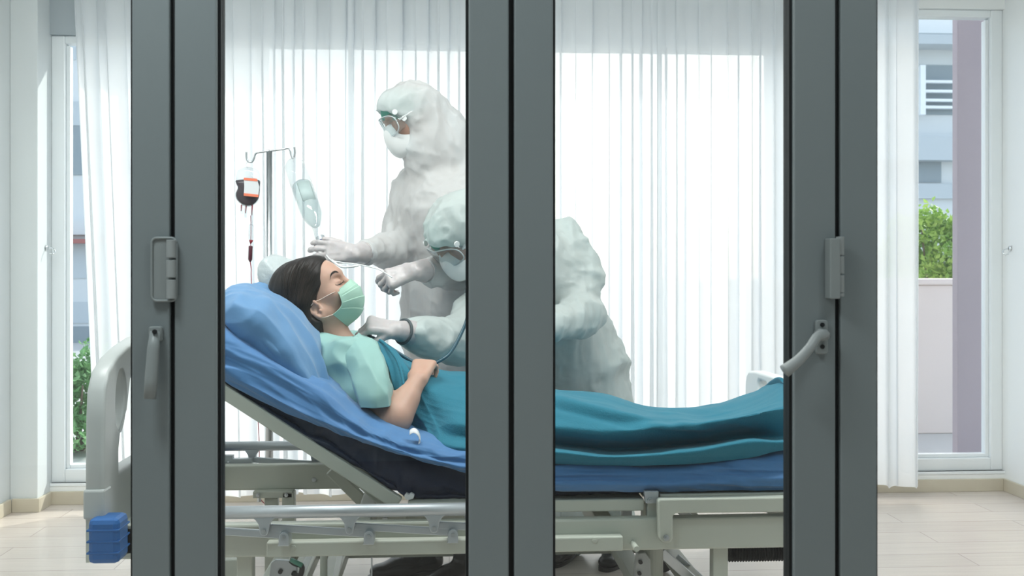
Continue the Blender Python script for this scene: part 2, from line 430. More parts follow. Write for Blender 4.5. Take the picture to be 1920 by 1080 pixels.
def hand_prims(wrist, d, n, side, curls, thumb=(.5, .3), scale=1.0, spread=.10, k=.006, rr=1.0):
    """palm, four fingers of different length and a thumb. d = towards the fingers, n = out of the back of the hand,
    side = +1/-1 on which side of (d x n) the thumb sits. curls = bend (radians) per joint for index..little"""
    d = Vector(d).normalized(); n = Vector(n); n = (n-d*n.dot(d)).normalized(); s = d.cross(n)*side
    w = Vector(wrist); S = scale; out = []
    def W(a, b, c): return w+(d*a+s*b+n*c)*S
    for b0, b1 in ((-.022, -.030), (-.008, -.010), (.008, .010), (.022, .030)):
        out.append(cap(W(.0, b0*.75, 0), W(.088, b1, 0), .0155*S*rr, .0135*S*rr, .012))
    fl = [(.030, .088, (.044, .026, .021), .0092), (.010, .093, (.049, .030, .022), .0095), (-.011, .090, (.045, .028, .021), .0090), (-.031, .082, (.036, .021, .019), .0080)]
    for i, (b, a, ln, r) in enumerate(fl):
        ang = 0; dirv = d+s*(spread*(1.2-i*.8)); dirv.normalize(); p = W(a, b, 0)
        c = curls[i] if isinstance(curls[0], (tuple, list)) else curls
        for j in range(3):
            ang += c[j]; v = dirv*math.cos(ang)-n*math.sin(ang); q = p+v*ln[j]*S
            out.append(cap(p, q, (r+.0006)*S*rr, (r-.0006-.0006*j)*S*rr, k*.7)); p = q
    # thumb leaves the side of the palm near its base
    to, tc = thumb
    p = W(.022, .026, -.004); dv = (d*math.cos(to)+s*math.sin(to)-n*tc).normalized()
    out.append(cap(W(.02, .012, -.004), p, .017*S*rr, .015*S*rr, .012))
    for j, (ln, r) in enumerate(((.040, .0125), (.032, .0108), (.026, .0100))):
        q = p+dv*ln*S; out.append(cap(p, q, r*S*rr, (r-.0015)*S*rr, .007)); p = q
        dv = (dv+d*.18-n*tc*.25-s*.12).normalized()
    return out

# ================================================================== THE ROOM
def floor_material():
    m = bpy.data.materials.new('floor_planks'); m.use_nodes = True; nt = m.node_tree; N = nt.nodes.new; L = nt.links.new
    b = nt.nodes['Principled BSDF']; tc = N('ShaderNodeTexCoord'); br = N('ShaderNodeTexBrick')
    br.inputs['Scale'].default_value = 1.0; br.inputs['Brick Width'].default_value = 1.25; br.inputs['Row Height'].default_value = .16
    br.inputs['Mortar Size'].default_value = .0015; br.offset = .4
    br.inputs['Color1'].default_value = (.66, .595, .545, 1); br.inputs['Color2'].default_value = (.61, .545, .495, 1); br.inputs['Mortar'].default_value = (.36, .31, .28, 1)
    L(tc.outputs['Object'], br.inputs['Vector'])
    mp = N('ShaderNodeMapping'); mp.inputs['Scale'].default_value = (1.2, 22, 1); L(tc.outputs['Object'], mp.inputs[0])
    n = N('ShaderNodeTexNoise'); n.inputs['Scale'].default_value = 3; n.inputs['Detail'].default_value = 6; L(mp.outputs[0], n.inputs['Vector'])
    mi = N('ShaderNodeMix'); mi.data_type = 'RGBA'; mi.blend_type = 'MULTIPLY'; mi.inputs[0].default_value = .5
    L(br.outputs[0], mi.inputs[6])
    r = N('ShaderNodeMapRange'); r.inputs[3].default_value = .75; r.inputs[4].default_value = 1.15; L(n.outputs[0], r.inputs[0]); L(r.outputs[0], mi.inputs[7])
    L(mi.outputs[2], b.inputs['Base Color']); b.inputs['Roughness'].default_value = .26
    return m
M['floor'] = floor_material()
XL, XR, YB = -2.02, 2.80, 4.87
def st(name, m, *boxes, bevel=0):
    b = MB()
    for lo, hi in boxes: b.box(lo, hi)
    return structure(b.build(name, m, bevel=bevel))
st('floor', M['floor'], ((-3.2, -2.2, -.08), (3.2, 5.02, 0)))
st('ceiling', M['ceil'], ((-3.2, 1.80, 2.90), (3.2, 5.1, 2.98)))
st('ceiling_corridor', M['ceil'], ((-3.2, -2.2, 2.70), (3.2, 1.80, 2.78)))
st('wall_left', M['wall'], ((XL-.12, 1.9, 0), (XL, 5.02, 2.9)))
st('wall_right', M['wallw'], ((XR, 1.9, 0), (XR+.12, 5.02, 2.9)))
XC = -1.896
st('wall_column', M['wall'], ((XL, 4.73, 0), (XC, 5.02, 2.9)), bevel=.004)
st('wall_back', M['wallw'], ((XC, YB, 0), (XR, YB+.15, .10)), ((XC, YB, 2.43), (XR, YB+.15, 2.9)))
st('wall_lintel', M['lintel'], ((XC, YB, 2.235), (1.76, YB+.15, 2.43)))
# baseboards
b = MB().box((XC, YB-.014, 0), (XR-.014, YB, .062)); structure(b.build('baseboard_back', M['base'], bevel=.002))
b = MB().box((XL+.014, 4.716, 0), (XC+.014, 4.73, .062)).box((XC, 4.73, 0), (XC+.014, 4.856, .062)); structure(b.build('baseboard_column', M['base'], bevel=.002))
b = MB().box((XL, 1.95, 0), (XL+.014, 4.716, .062)); structure(b.build('baseboard_left', M['base'], bevel=.002))
b = MB().box((XR-.014, 1.95, 0), (XR, YB, .062)); structure(b.build('baseboard_right', M['base'], bevel=.002))
# corridor shell
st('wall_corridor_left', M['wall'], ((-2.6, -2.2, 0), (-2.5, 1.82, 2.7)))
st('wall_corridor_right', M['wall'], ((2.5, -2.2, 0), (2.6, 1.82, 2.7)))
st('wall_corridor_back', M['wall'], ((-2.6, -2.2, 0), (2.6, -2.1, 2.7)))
st('wall_front', M['wallw'], ((-3.2, 1.82, 0), (-1.32, 1.92, 2.9)), ((1.36, 1.82, 0), (3.2, 1.92, 2.9)), ((-1.32, 1.82, 2.42), (1.36, 1.92, 2.9)))

# windows: frame and panes
def window(name, x0, x1, z0, z1, mull, label):
    fr = MB(); Y0, Y1 = YB+.02, YB+.09; fw = .062
    fr.box((x0, Y0, z0), (x0+fw, Y1, z1)).box((x1-fw, Y0, z0), (x1, Y1, z1)).box((x0+fw, Y0, z0), (x1-fw, Y1, z0+fw)).box((x0+fw, Y0, z1-fw*.6), (x1-fw, Y1, z1))
    for mx_ in mull: fr.box((mx_-.03, Y0, z0+fw), (mx_+.03, Y1, z1-fw*.6))
    o = fr.build(name, M['upvc'], bevel=.005); structure(o, label)
    # inner sash lip and glass
    s = MB(); q = fw*.75
    s.box((x0+fw, Y0+.02, z0+fw), (x0+fw+.018, Y1-.01, z1-q)).box((x1-fw-.018, Y0+.02, z0+fw), (x1-fw, Y1-.01, z1-q)).box((x0+fw+.018, Y0+.02, z0+fw), (x1-fw-.018, Y1-.01, z0+fw+.018))
    s.build('window_sash', M['upvc'], o, bevel=.003)
    MB().box((x0+fw, Y0+.034, z0+fw), (x1-fw, Y0+.040, z1-.03)).build('window_pane', M['glass'], o)
window('window_1', XC, .29, .10, 2.235, [], 'white framed floor length window left of the bed')
window('window_2', .29, 1.76, .10, 2.235, [], 'white framed window behind the medics and sheer curtains')
window('window_3', 1.76, XR, .10, 2.43, [], 'taller white framed window at the right')
b = MB().box((XC, YB-.004, .085), (XR, YB+.02, .10)); structure(b.build('trim_sill', M['upvc'], bevel=.002))

# curtain rod and sheer curtains
rod = MB().tube([(XL+.01, 4.70, 2.66), (XR-.01, 4.70, 2.66)], .013, 14).build('curtain_rod', M['steel'], smooth=True)
tag(rod, 'long steel rod above the windows carrying the sheer curtains', 'curtain rod')
def sheer(name, x0, x1, seed, label, tilt0=0.0, period=.125):
    nu = int((x1-x0)/.0045); nv = 14; us = np.linspace(0, 1, nu); zs = np.linspace(.068, 2.65, nv)
    rng = np.random.RandomState(seed); ph = rng.rand(6)*6.28
    V = []; xb = x0+(x1-x0)*us
    for j, z in enumerate(zs):
        h = (2.65-z)/2.6
        warp = .030*np.sin(xb*5.1+ph[0])+.018*np.sin(xb*13.7+ph[1])
        a = 2*math.pi*(xb+warp)/period
        amp = .026+.010*np.sin(xb*3.1+ph[2])+.004*h
        y = 4.700+amp*(np.sin(a)+.33*np.sin(2*a+ph[3])+.18*np.sin(3*a+ph[4]))+.006*h*np.sin(xb*21+h*3+ph[5])
        x = xb+.021*np.sin(2*a+.6)*(.7+.3*h)+tilt0*h*(1-us)**1.3
        for i in range(nu): V.append((x[i], min(y[i], 4.79), z+(.006*math.sin(a[i]*.5) if j == 0 else 0)))
    idx = np.arange(nu*nv).reshape(nv, nu)
    F = np.stack([idx[:-1, :-1], idx[:-1, 1:], idx[1:, 1:], idx[1:, :-1]], -1).reshape(-1, 4)
    me = bpy.data.meshes.new(name); me.from_pydata(V, [], F.tolist()); me.update()
    o = link(name, me, M['sheer'], smooth=True); tag(o, label, 'curtain'); return o
M['sheer'] = mat('sheer_voile', (.86, .885, .905), .8, translucent=.52, transparent=.10)
xa = PX(131, 4.70); xb_ = PX(660, 4.70); xc_ = PX(1240, 4.70); xd = PX(1722, 4.70)
sheer('sheer_curtain', xa, xb_, 3, 'white sheer curtain hanging left, behind the drip stand and bed head', .12)
sheer('sheer_curtain', xb_-.02, xc_, 11, 'white sheer curtain hanging behind the standing medics')
sheer('sheer_curtain', xc_-.02, xd, 19, 'white sheer curtain on the right, its free edge beside the uncovered glass')
# tie-back hooks
def hook(x, sx, px, py, label):
    Y = YonX(px, x); z = PZ(px, py, Y)
    t = MB().cyl((x+sx*.004, Y, z+.005), (1, 0, 0), .012, .008, 16)
    t.tube(smooth_path([(x+sx*.004, Y, z+.004), (x+sx*.030, Y-.004, z+.002), (x+sx*.046, Y-.01, z-.012), (x+sx*.040, Y-.02, z-.026), (x+sx*.026, Y-.026, z-.022)], 16), .0028, 8)
    o = t.build('tieback_hook', M['chrome'], smooth=True); tag(o, label, 'hook')
hook(XC, 1, 86, 466, 'small chrome curtain tieback hook on the left column')
hook(XR, -1, 1895, 468, 'small chrome curtain tieback hook on the right wall')

# ================================================================== GLAZED FOLDING DOOR
DY0, DY1 = 1.84, 1.895; DZ0, DZ1 = .012, 2.40
def leaf(name, a0, a1, b0, b1, label):     # left stile a0..a1 px, right stile b0..b1 px
    X = [PX(a0, DY0), PX(a1, DY0), PX(b0, DY0), PX(b1, DY0)]
    f = MB().box((X[0], DY0, DZ0), (X[1], DY1, DZ1)).box((X[2], DY0, DZ0), (X[3], DY1, DZ1))
    f.box((X[1], DY0, DZ0), (X[2], DY1, DZ0+.12)).box((X[1], DY0, DZ1-.08), (X[2], DY1, DZ1))
    o = f.build(name, M['door'], bevel=.003); structure(o, label)
    g = MB(); t = .0055
    g.box((X[1], DY0+.012, DZ0+.12), (X[1]+t, DY1-.01, DZ1-.08)).box((X[2]-t, DY0+.012, DZ0+.12), (X[2], DY1-.01, DZ1-.08))
    g.box((X[1]+t, DY0+.012, DZ0+.12), (X[2]-t, DY1-.01, DZ0+.12+t)).box((X[1]+t, DY0+.012, DZ1-.08-t), (X[2]-t, DY1-.01, DZ1-.08))
    g.build('gasket', M['gasket'], o)
    MB().box((X[1]+t, DY0+.024, DZ0+.12+t), (X[2]-t, DY0+.030, DZ1-.08-t)).build('door_pane', M['dglass'], o)
    return o
LA = leaf('door_1', -340, -265, 247, 318, 'grey aluminium glazed door leaf at far left')
LB = leaf('door_2', 327, 406, 879, 954, 'grey aluminium glazed door leaf in front of the patient')
LC = leaf('door_3', 964, 1037, 1489, 1567, 'grey aluminium glazed door leaf in front of the blanket')
LD = leaf('door_4', 1576, 1645, 2190, 2265, 'grey aluminium glazed door leaf at far right')
for n_, (a, c, par) in enumerate([(317, 328, LA), (953, 965, LB), (1566, 1577, LC)]):
    MB().box((PX(a, DY0)+.0005, DY0+.012, DZ0), (PX(c, DY0)-.0005, DY1-.012, DZ1)).build('meeting_seal', M['gasket'], par)
# header and threshold
b = MB().box((-1.32, 1.82, 2.40), (1.36, 1.92, 2.42)); structure(b.build('trim_header', M['door']))
b = MB().box((-1.32, 1.82, 0), (1.36, 1.92, .012)); structure(b.build('trim_threshold', M['alu']))

def rrect(cx, cz, wx, wz, r, n=6):
    pts = []
    for (sx, sz, a0) in ((1, 1, 0), (-1, 1, 90), (-1, -1, 180), (1, -1, 270)):
        for i in range(n+1):
            a = math.radians(a0+90*i/n); pts.append((cx+sx*(wx/2-r)+r*math.cos(a), cz+sz*(wz/2-r)+r*math.sin(a)))
    return pts
def prr(px0, px1, py0, py1, Y, r):
    a = P(px0, py0, Y); c = P(px1, py1, Y); return rrect((a.x+c.x)/2, (a.z+c.z)/2, c.x-a.x, a.z-c.z, r)
# left hinge: a wide leaf plate with raised rim, then three knuckles over the gap
hg = MB().prism(prr(284, 330, 446, 564, DY0-.012, .009), DY0-.0065, DY0-.0005).build('hinge', M['hard'], LA, bevel=.001)
fr_ = prr(284, 330, 446, 564, DY0-.010, .009); fr_ = [Vector((x, DY0-.0085, z)) for x, z in fr_]
MB().tube(fr_+[fr_[0]], .0022, 8).build('hinge_rim', M['hard'], hg, smooth=True)
for k, (y0, y1) in enumerate(((449, 484), (487, 521), (524, 561))):
    q0 = P(321, y0, DY0-.014); q1 = P(321, y1, DY0-.014)
    MB().tube([q0-Vector((0, 0, .0006)), q1+Vector((0, 0, .0006))], .0085, 18).build('hinge_knuckle', M['hardl'], hg, smooth=False, bevel=.001)
# left folded pull handle
hb = MB().prism(prr(279, 303, 612, 640, DY0-.012, .004), DY0-.014, DY0-.0005).build('door_handle', M['hard'], LA, bevel=.002)
pa, pb = P(291, 622, DY0-.02), P(281, 748, DY0-.034)
MB().add(*(lambda m_: (m_.v, m_.f))(MB().tube([pa, pa.lerp(pb, .25)+Vector((0, -.003, 0)), pa.lerp(pb, .7), pb], [.009, .0105, .0115, .0105], 16))).build('lever', M['hard'], hb, smooth=True)
q = P(290, 622, DY0-.031); MB().cyl((q.x, q.y, q.z), (0, 1, 0), .0042, .004, 12).build('screw', M['black'], hb)
# right hinge seen on edge
hr = MB().prism(prr(1551, 1570, 447, 560, DY0-.014, .003), DY0-.030, DY0-.0005).build('hinge', M['hard'], LC, bevel=.002)
for k, (y0, y1) in enumerate(((444, 478), (481, 513), (516, 548), (550, 556))):
    q0 = P(1575, y0, DY0-.018); q1 = P(1575, y1, DY0-.018)
    MB().tube([q0, q1], .0078, 18).build('hinge_knuckle', M['hardl'], hr, bevel=.001)
# right lever handle, half turned
hb = MB().prism(prr(1530, 1553, 600, 664, DY0-.010, .006), DY0-.010, DY0-.0005).build('door_handle', M['hard'], LC, bevel=.002)
for (sx, sy) in ((1542, 609), (1542, 650)):
    q = P(sx, sy, DY0-.011); MB().cyl((q.x, q.y, q.z), (0, 1, 0), .0042, .003, 12).build('screw', M['black'], hb)
c0 = P(1541, 628, DY0-.018)
pth = smooth_path([P(1547, 628, DY0-.016), P(1532, 632, DY0-.034), P(1518, 652, DY0-.046), P(1497, 676, DY0-.05), P(1471, 696, DY0-.052)], 24)
MB().tube(pth, [.0105-.0025*math.sin(math.pi*i/23)+.002*(i/23) for i in range(24)], 16).cyl((c0.x, DY0-.012, c0.z), (0, 1, 0), .011, .022, 20).build('lever', M['hardl'], hb, smooth=True)

# housings of the added fill lamps (above the picture)
for (lx, ly), z, (wx, wy), lb in [(ROOM_FILL[0], 2.87, (1.25, .34), 'added white fill lamp, unseen above the head end of the bed'), (ROOM_FILL[1], 2.87, (1.25, .34), 'added white fill lamp, unseen above the foot end of the bed'),
                              (CORR_FILL[0], 2.672, (.6, .6), 'added square white fill lamp, unseen in the corridor, left'), (CORR_FILL[1], 2.672, (.6, .6), 'added square white fill lamp, unseen in the corridor, right')]:
    o = MB().box((lx-wx/2, ly-wy/2, z-.02), (lx+wx/2, ly+wy/2, z+.028)).build('fill_lamp_housing', M['white'], bevel=.004)
    tag(o, lb, 'ceiling lamp')

# ================================================================== OUTSIDE
M['terr'] = mat('terrace_concrete', (.55, .55, .53), .8, vary=(2, .4, (.48, .48, .47)))
M['para'] = mat('parapet_render', (.80, .72, .68), .8, vary=(3, .3, (.75, .67, .63)))
M['mauve'] = mat('mauve_render', (.37, .31, .345), .7, vary=(2, .3, (.34, .29, .32)))
M['bldg'] = mat('pale_concrete', (.66, .69, .70), .8, vary=(.4, .4, (.58, .61, .63)))
M['bldgd'] = mat('dark_opening', (.26, .31, .34), .5)
M['bldgg'] = mat('grey_concrete', (.50, .55, .58), .8)
M['leaf'] = mat('green_leaf', (.22, .42, .08), .5, translucent=.35, vary=(6, .8, (.48, .62, .16)))
M['leaf2'] = mat('deep_green_leaf', (.16, .38, .14), .5, translucent=.35, vary=(6, .8, (.30, .52, .24)))
M['bark'] = mat('bark', (.16, .12, .09), .8)
st('ground', M['terr'], ((-30, 5.02, -.30), (40, 60, -.06)))
o = MB().box((1.4, 6.9, -.06), (5.2, 7.05, 1.0)).box((1.38, 6.88, 1.0), (5.22, 7.07, 1.045)).build('parapet_wall', M['para'], bevel=.01); tag(o, 'low beige rendered terrace wall beyond the right window', 'wall')
x0 = PX(1795, 5.5); o = MB().box((x0, 5.5, -.06), (x0+.9, 5.56, 4.2)).build('outdoor_wall_panel', M['mauve'], bevel=.006); tag(o, 'mauve rendered wall panel standing outside the right window', 'wall panel')
# elevated building to the right
def building(name, Y, px0, px1, rows, label, pr):
    zt = PZ(pr, -260, Y); r = thing(name, ((PX(px0, Y)+PX(px1, Y))/2, Y, -.06), label, 'building')
    MB().box((PX(px0, Y), Y, -.06), (PX(px1, Y), Y+4, zt)).build('wall', M['bldg'], r)
    for (y0, y1, a, c, out, m, nm) in rows:
        bb = MB(); bb.pbox(a, c, y0, y1, Y-out, Y+.02, pr); bb.build(nm, M[m], r)
    return r
rb = building('elevated_building', 18, 1560, 2100, [(0, 62, 1560, 2100, .02, 'white', 'parapet'), (66, 82, 1560, 2100, .5, 'bldgg', 'ledge'), (122, 215, 1722, 1800, .02, 'bldgd', 'window'),
    (256, 300, 1560, 2100, .3, 'bldgg', 'ledge'), (302, 342, 1560, 1765, .02, 'bldgd', 'window'), (345, 372, 1560, 2100, .1, 'bldgg', 'ledge')], 'pale concrete elevated building with dark openings beyond right window', 1750)
bb = MB()
for yy in (150, 168, 185, 198): bb.pbox(1722, 1800, yy, yy+5, 17.8, 17.9, 1750)
bb.pbox(1726, 1736, 122, 215, 17.75, 17.9, 1750); bb.build('railing', M['upvc'], rb)
rb = building('apartment_building', 16, -260, 420, [(75, 112, 100, 142, .02, 'bldgg', 'window'), (190, 235, 100, 300, .03, 'bldgg', 'ledge'), (235, 328, 100, 250, .02, 'bldgd', 'window'),
    (412, 440, 60, 250, .1, 'bldg', 'ledge'), (455, 522, 60, 250, .02, 'bldgg', 'window'), (566, 606, 60, 250, .02, 'bldgg', 'window'), (612, 660, 60, 250, .02, 'bldgd', 'window')], 'pale apartment building with grey windows beyond left window', 140)
o = MB().pbox(60, 250, 448, 456, 15.7, 15.98, 140).build('awning', mat('dull_red', (.35, .12, .11), .7), rb)

def bush(name, c, r, n, m, seed, label, leafsz=.05):
    rng = random.Random(seed); root = thing(name, (c[0], c[1], -.06), label, 'bush')
    V = []; F = []
    for i in range(n):
        d = Vector((rng.gauss(0, 1), rng.gauss(0, 1), rng.gauss(0, 1))).normalized()
        lump = .78+.22*math.sin(d.x*7+seed)*math.cos(d.z*6+seed*2)
        p = Vector(c)+Vector((d.x*r[0], d.y*r[1], d.z*r[2]))*(lump*rng.uniform(.62, 1.0))
        if p.z < 0: continue
        a = Vector((rng.gauss(0, 1), rng.gauss(0, 1), rng.gauss(0, 1)-.3)).normalized(); b_ = a.cross(Vector((rng.random(), rng.random(), 1))).normalized(); s = leafsz*rng.uniform(.7, 1.3)
        k = len(V); nrm = a.cross(b_)*s*.15
        V += [tuple(p), tuple(p+a*s*.5+b_*s*.32+nrm), tuple(p+a*s), tuple(p+a*s*.5-b_*s*.32+nrm)]; F.append((k, k+1, k+2, k+3))
    me = bpy.data.meshes.new('foliage'); me.from_pydata(V, [], F); me.update(); link('foliage', me, m, root)
    t = MB()
    for k in range(5):
        a = k*1.3; t.tube([(c[0]+.03*math.cos(a), c[1]+.03*math.sin(a), -.06), (c[0]+r[0]*.3*math.cos(a), c[1]+r[1]*.3*math.sin(a), c[2]*.6), (c[0]+r[0]*.6*math.cos(a), c[1]+r[1]*.6*math.sin(a), c[2]+r[2]*.4)], [.02, .013, .006], 8)
    t.build('stem', M['bark'], root)
q = P(1760, 470, 8.2); bush('leafy_bush', (q.x, q.y, q.z), (.55, .45, .45), 5000, M['leaf'], 3, 'bright green bush rising behind the beige terrace wall')
q = P(1690, 505, 9.6); bush('leafy_bush', (q.x, q.y, q.z), (.4, .35, .35), 3000, M['leaf2'], 5, 'darker green bush behind terrace wall, half hidden by the right curtain')
q = P(140, 800, 6.6); bush('leafy_bush', (q.x, q.y, q.z), (.45, .4, .72), 7000, M['leaf2'], 8, 'tall green bush close outside the left window')

# ================================================================== THE BED
YN, YF = 2.82, 3.66
BX0, BX1 = -.935, 1.12
ZD = .470                                    # deck height
bed = thing('hospital_bed', (.1, 3.24, 0), 'cream steel hospital bed with raised backrest and blue corner bumpers', 'bed')
# long side beams, near and far, and cross members
for Y0, Y1 in ((2.80, 2.84), (3.64, 3.68)):
    MB().box((BX0+.02, Y0, .325), (BX1-.02, Y1, .416)).build('side_beam', M['cream'], bed, bevel=.006)
MB().box((PX(500, 2.77), 2.765, .334), (PX(1168, 2.77), 2.80, .375)).build('rail_channel', M['cream'], bed, bevel=.004)
MB().box((PX(330, 3.70), 3.68, .334), (PX(1168, 2.77), 3.71, .375)).build('rail_channel', M['cream'], bed, bevel=.004)
for x in (BX0+.08, -.25, .45, BX1-.08):
    MB().box((x-.025, 2.84, .34), (x+.025, 3.64, .40)).build('cross_member', M['cream'], bed, bevel=.004)
# bolts
def bolt(px, py, Y, r, par, m='steel', h=.006):
    q = P(px, py, Y); MB().cyl((q.x, Y-h/2, q.z), (0, 1, 0), r, h, 6 if r > .006 else 16).cyl((q.x, Y-h, q.z), (0, 1, 0), r*.55, h*1.2, 12).build('bolt', M[m], par, bevel=.0008)
bolt(550, 1027, 2.765, .0085, bed, 'cream', .003); bolt(1115, 1013, 2.765, .0085, bed, 'cream', .003)
bolt(589, 899, 3.64, .009, bed); bolt(722, 972, 3.2, .009, bed)
MB().pbox(677, 762, 963, 985, 3.2, 3.24).build('inner_bracket', M['cream'], bed, bevel=.002)
MB().pbox(762, 870, 963, 982, 3.25, 3.29).build('inner_bracket', M['cream'], bed, bevel=.002)
# flat deck section and its frame rail
Xh = P(765, 936, 2.84).x; Xk = PX(1212, 2.82)
MB().box((Xh, 2.82, ZD-.038), (PX(1208, 2.82), 2.86, ZD-.004)).box((Xh, 3.62, ZD-.038), (PX(1208, 2.82), 3.66, ZD-.004)).box((Xh, 2.86, ZD-.012), (PX(1208, 2.82), 3.62, ZD-.004)).build('deck_section', M['cream'], bed, bevel=.004)
MB().box((PX(1236, 2.82), 2.815, ZD-.035), (BX1, 2.88, ZD+.010)).box((PX(1236, 2.82), 3.60, ZD-.038), (BX1, 3.66, ZD-.004)).box((PX(1212, 2.82), 2.88, ZD-.012), (BX1, 3.60, ZD-.004)).build('deck_section', M['cream'], bed, bevel=.004)
# knee bracket and its plastic arm
MB().pprism([(1208, 921), (1235, 921), (1235, 944), (1211, 944)], 2.80, 2.82).build('hinge_bracket', M['alu'], bed, bevel=.002)
MB().pbox(1214, 1236, 942, 976, 2.822, 2.85).build('deck_post', M['cream'], bed, bevel=.002)
bolt(1219, 938, 2.80, .009, bed)
MB().pprism([(1234, 940), (1238, 936), (1484, 932), (1600, 931), (1600, 958), (1484, 960), (1268, 963), (1262, 967), (1262, 1010), (1257, 1018), (1243, 1018), (1236, 1010)], 2.765, 2.795).build('knee_arm', M['cream'], bed, bevel=.006)
bolt(1249, 1008, 2.765, .009, bed)
q = P(1189, 1022, 2.78); MB().cyl((q.x, 2.77, q.z), (0, 1, 0), .008, .06, 14).build('pin', M['cream'], bed)
# vertical posts between beam and deck on the far side, hinge struts
MB().pbox(1168, 1185, 953, 972, 2.95, 2.98).build('deck_post', M['alu'], bed)
MB().pbox(1206, 1234, 945, 975, 2.95, 2.99).build('deck_post', M['cream'], bed)
MB().bar(P(1275, 958, 3.0), P(1318, 985, 3.0), .02, .02).build('link_bar', M['steel'], bed)
MB().bar(P(1296, 960, 3.35), P(1330, 992, 3.35), .02, .02).build('link_bar', M['cream'], bed)

# scissor side rails, lowered
def rail(Y, Yc, px_shift, x0, x1):
    r = thing('tmp', (0, 0, 0), None, None); bpy.data.objects.remove(r)
    tube = MB().tube([(x0, Y, .466), (x1, Y, .466)], .0175, 18)
    tube.tube([(x0-.004, Y, .466), (x0, Y, .466)], .019, 18).tube([(x1, Y, .466), (x1+.004, Y, .466)], .019, 18)
    o = tube.build('side_rail', M['alu'], bed, smooth=True)
    step = .2285; xr0 = P(497, 985, 2.74).x-step
    for k in range(5):
        xr = xr0+step*k
        if xr > x1-.01 or xr < x0: continue
        z0, z1 = .450, .405
        br = [(xr-.031, z0+.004), (xr-.022, z0-.004), (xr-.0145, z0-.016), (xr-.0125, z1+.012), (xr-.009, z1+.002), (xr, z1-.002), (xr+.009, z1+.002), (xr+.0125, z1+.012), (xr+.0145, z0-.016), (xr+.022, z0-.004), (xr+.031, z0+.004)]
        MB().prism(br, Y-.012, Y+.012).build('rail_bracket', M['alu'], o, bevel=.002)
        MB().cyl((xr, Y-.014, z1+.014), (0, 1, 0), .005, .005, 12).build('pivot', M['steel'], o)
        a = Vector((xr+.010, (Y+Yc)/2, z1+.014)); c = Vector((xr+.280, (Y+Yc)/2, .398))
        MB().bar(a, c, .012, .020).build('scissor_arm', M['alu'], o, bevel=.002)
        bx = c.x
        MB().prism([(bx-.017, .374), (bx+.014, .374), (bx+.014, .398), (bx+.011, .407), (bx+.004, .412), (bx-.004, .412), (bx-.011, .407), (bx-.014, .398), (bx-.014, .378)], min(Yc, Y)-.006 if Y < 3 else Yc-.012, Yc+.006).build('rail_foot', M['alu'], o, bevel=.002)
        MB().cyl((bx, (min(Yc, Y)-.007) if Y < 3 else Yc-.014, .398), (0, 1, 0), .005, .006, 12).build('pivot', M['steel'], o)
    return o
rail(2.735, 2.775, 0, P(330, 950, 2.735).x, P(965, 950, 2.735).x)
rail(3.745, 3.705, 0, P(300, 950, 3.745).x+.1, P(965, 950, 2.735).x)
q = P(428, 870, 3.70); MB().pbox(410, 436, 855, 878, 3.69, 3.72).build('rail_foot', M['alu'], bed); bolt(428, 868, 3.69, .007, bed)
MB().pbox(436, 472, 861, 874, 3.69, 3.72).build('rail_foot', M['alu'], bed)

# raised back section: two beams, cross slats
hb_ = P(742, 940, 2.85); tb = P(413, 729, 2.85); dirb = (tb-hb_).normalized(); nrm_b = Vector((-dirb.z, 0, dirb.x)); 
if nrm_b.z < 0: nrm_b = -nrm_b
top_b = hb_+dirb*.86
for Y in (2.85, 3.63):
    o_ = Vector((0, Y-2.85, 0)); MB().bar(hb_+o_-dirb*.01, top_b+o_, .03, .038).build('back_frame', M['cream'], bed, bevel=.004)
for k in range(7):
    c = hb_+dirb*(.06+.13*k); MB().bar(c+Vector((-.02*0, .39, 0))-dirb*.035, c+Vector((0, .39, 0))+dirb*.035, .76, .012).build('back_slat', M['cream'], bed, bevel=.002)
# lift arm of the back section
MB().bar(P(620, 880, 3.5), P(690, 950, 3.5), .03, .04).build('lift_arm', M['cream'], bed, bevel=.004)
MB().bar(P(668, 885, 2.95), P(735, 947, 2.95), .03, .05).build('lift_arm', M['cream'], bed, bevel=.004)
# legs, base, castors
for px, Y in ((461, 2.86), (1348, 2.86)):
    x = PX(px, Y)
    for yy in (2.84, 3.60):
        MB().box((x-.022, yy, .12), (x+.022, yy+.045, .325)).build('leg', M['cream'], bed, bevel=.004)
    MB().box((x-.03, 2.80, .09), (x+.03, 3.68, .13)).build('base_bar', M['cream'], bed, bevel=.004)
    for yy in (2.83, 3.65):
        cst = MB().tube([(x, yy-.014, .055), (x, yy+.014, .055)], .055, 24).build('castor_wheel', M['black'], bed, bevel=.004)
        MB().box((x-.012, yy-.022, .05), (x+.012, yy-.016, .10)).box((x-.012, yy+.016, .05), (x+.012, yy+.022, .10)).box((x-.012, yy-.022, .10), (x+.012, yy+.022, .104)).build('castor_fork', M['steel'], cst)
for yy in (2.90, 3.58): MB().box((PX(461, 2.86), yy-.015, .095), (PX(1348, 2.86), yy+.015, .125)).build('base_bar', M['cream'], bed, bevel=.004)
# far post with bolted flange
MB().pbox(496, 521, 935, 1085, 3.62, 3.65).pbox(474, 548, 922, 934, 3.60, 3.66).build('far_post', M['cream'], bed, bevel=.002)
for px in (484, 537): bolt(px, 928, 3.60, .008, bed)
for px in (486, 538): q = P(px, 937, 3.62); MB().cyl((q.x, 3.62, q.z), (0, 0, 1), .008, .014, 6).build('bolt', M['steel'], bed)
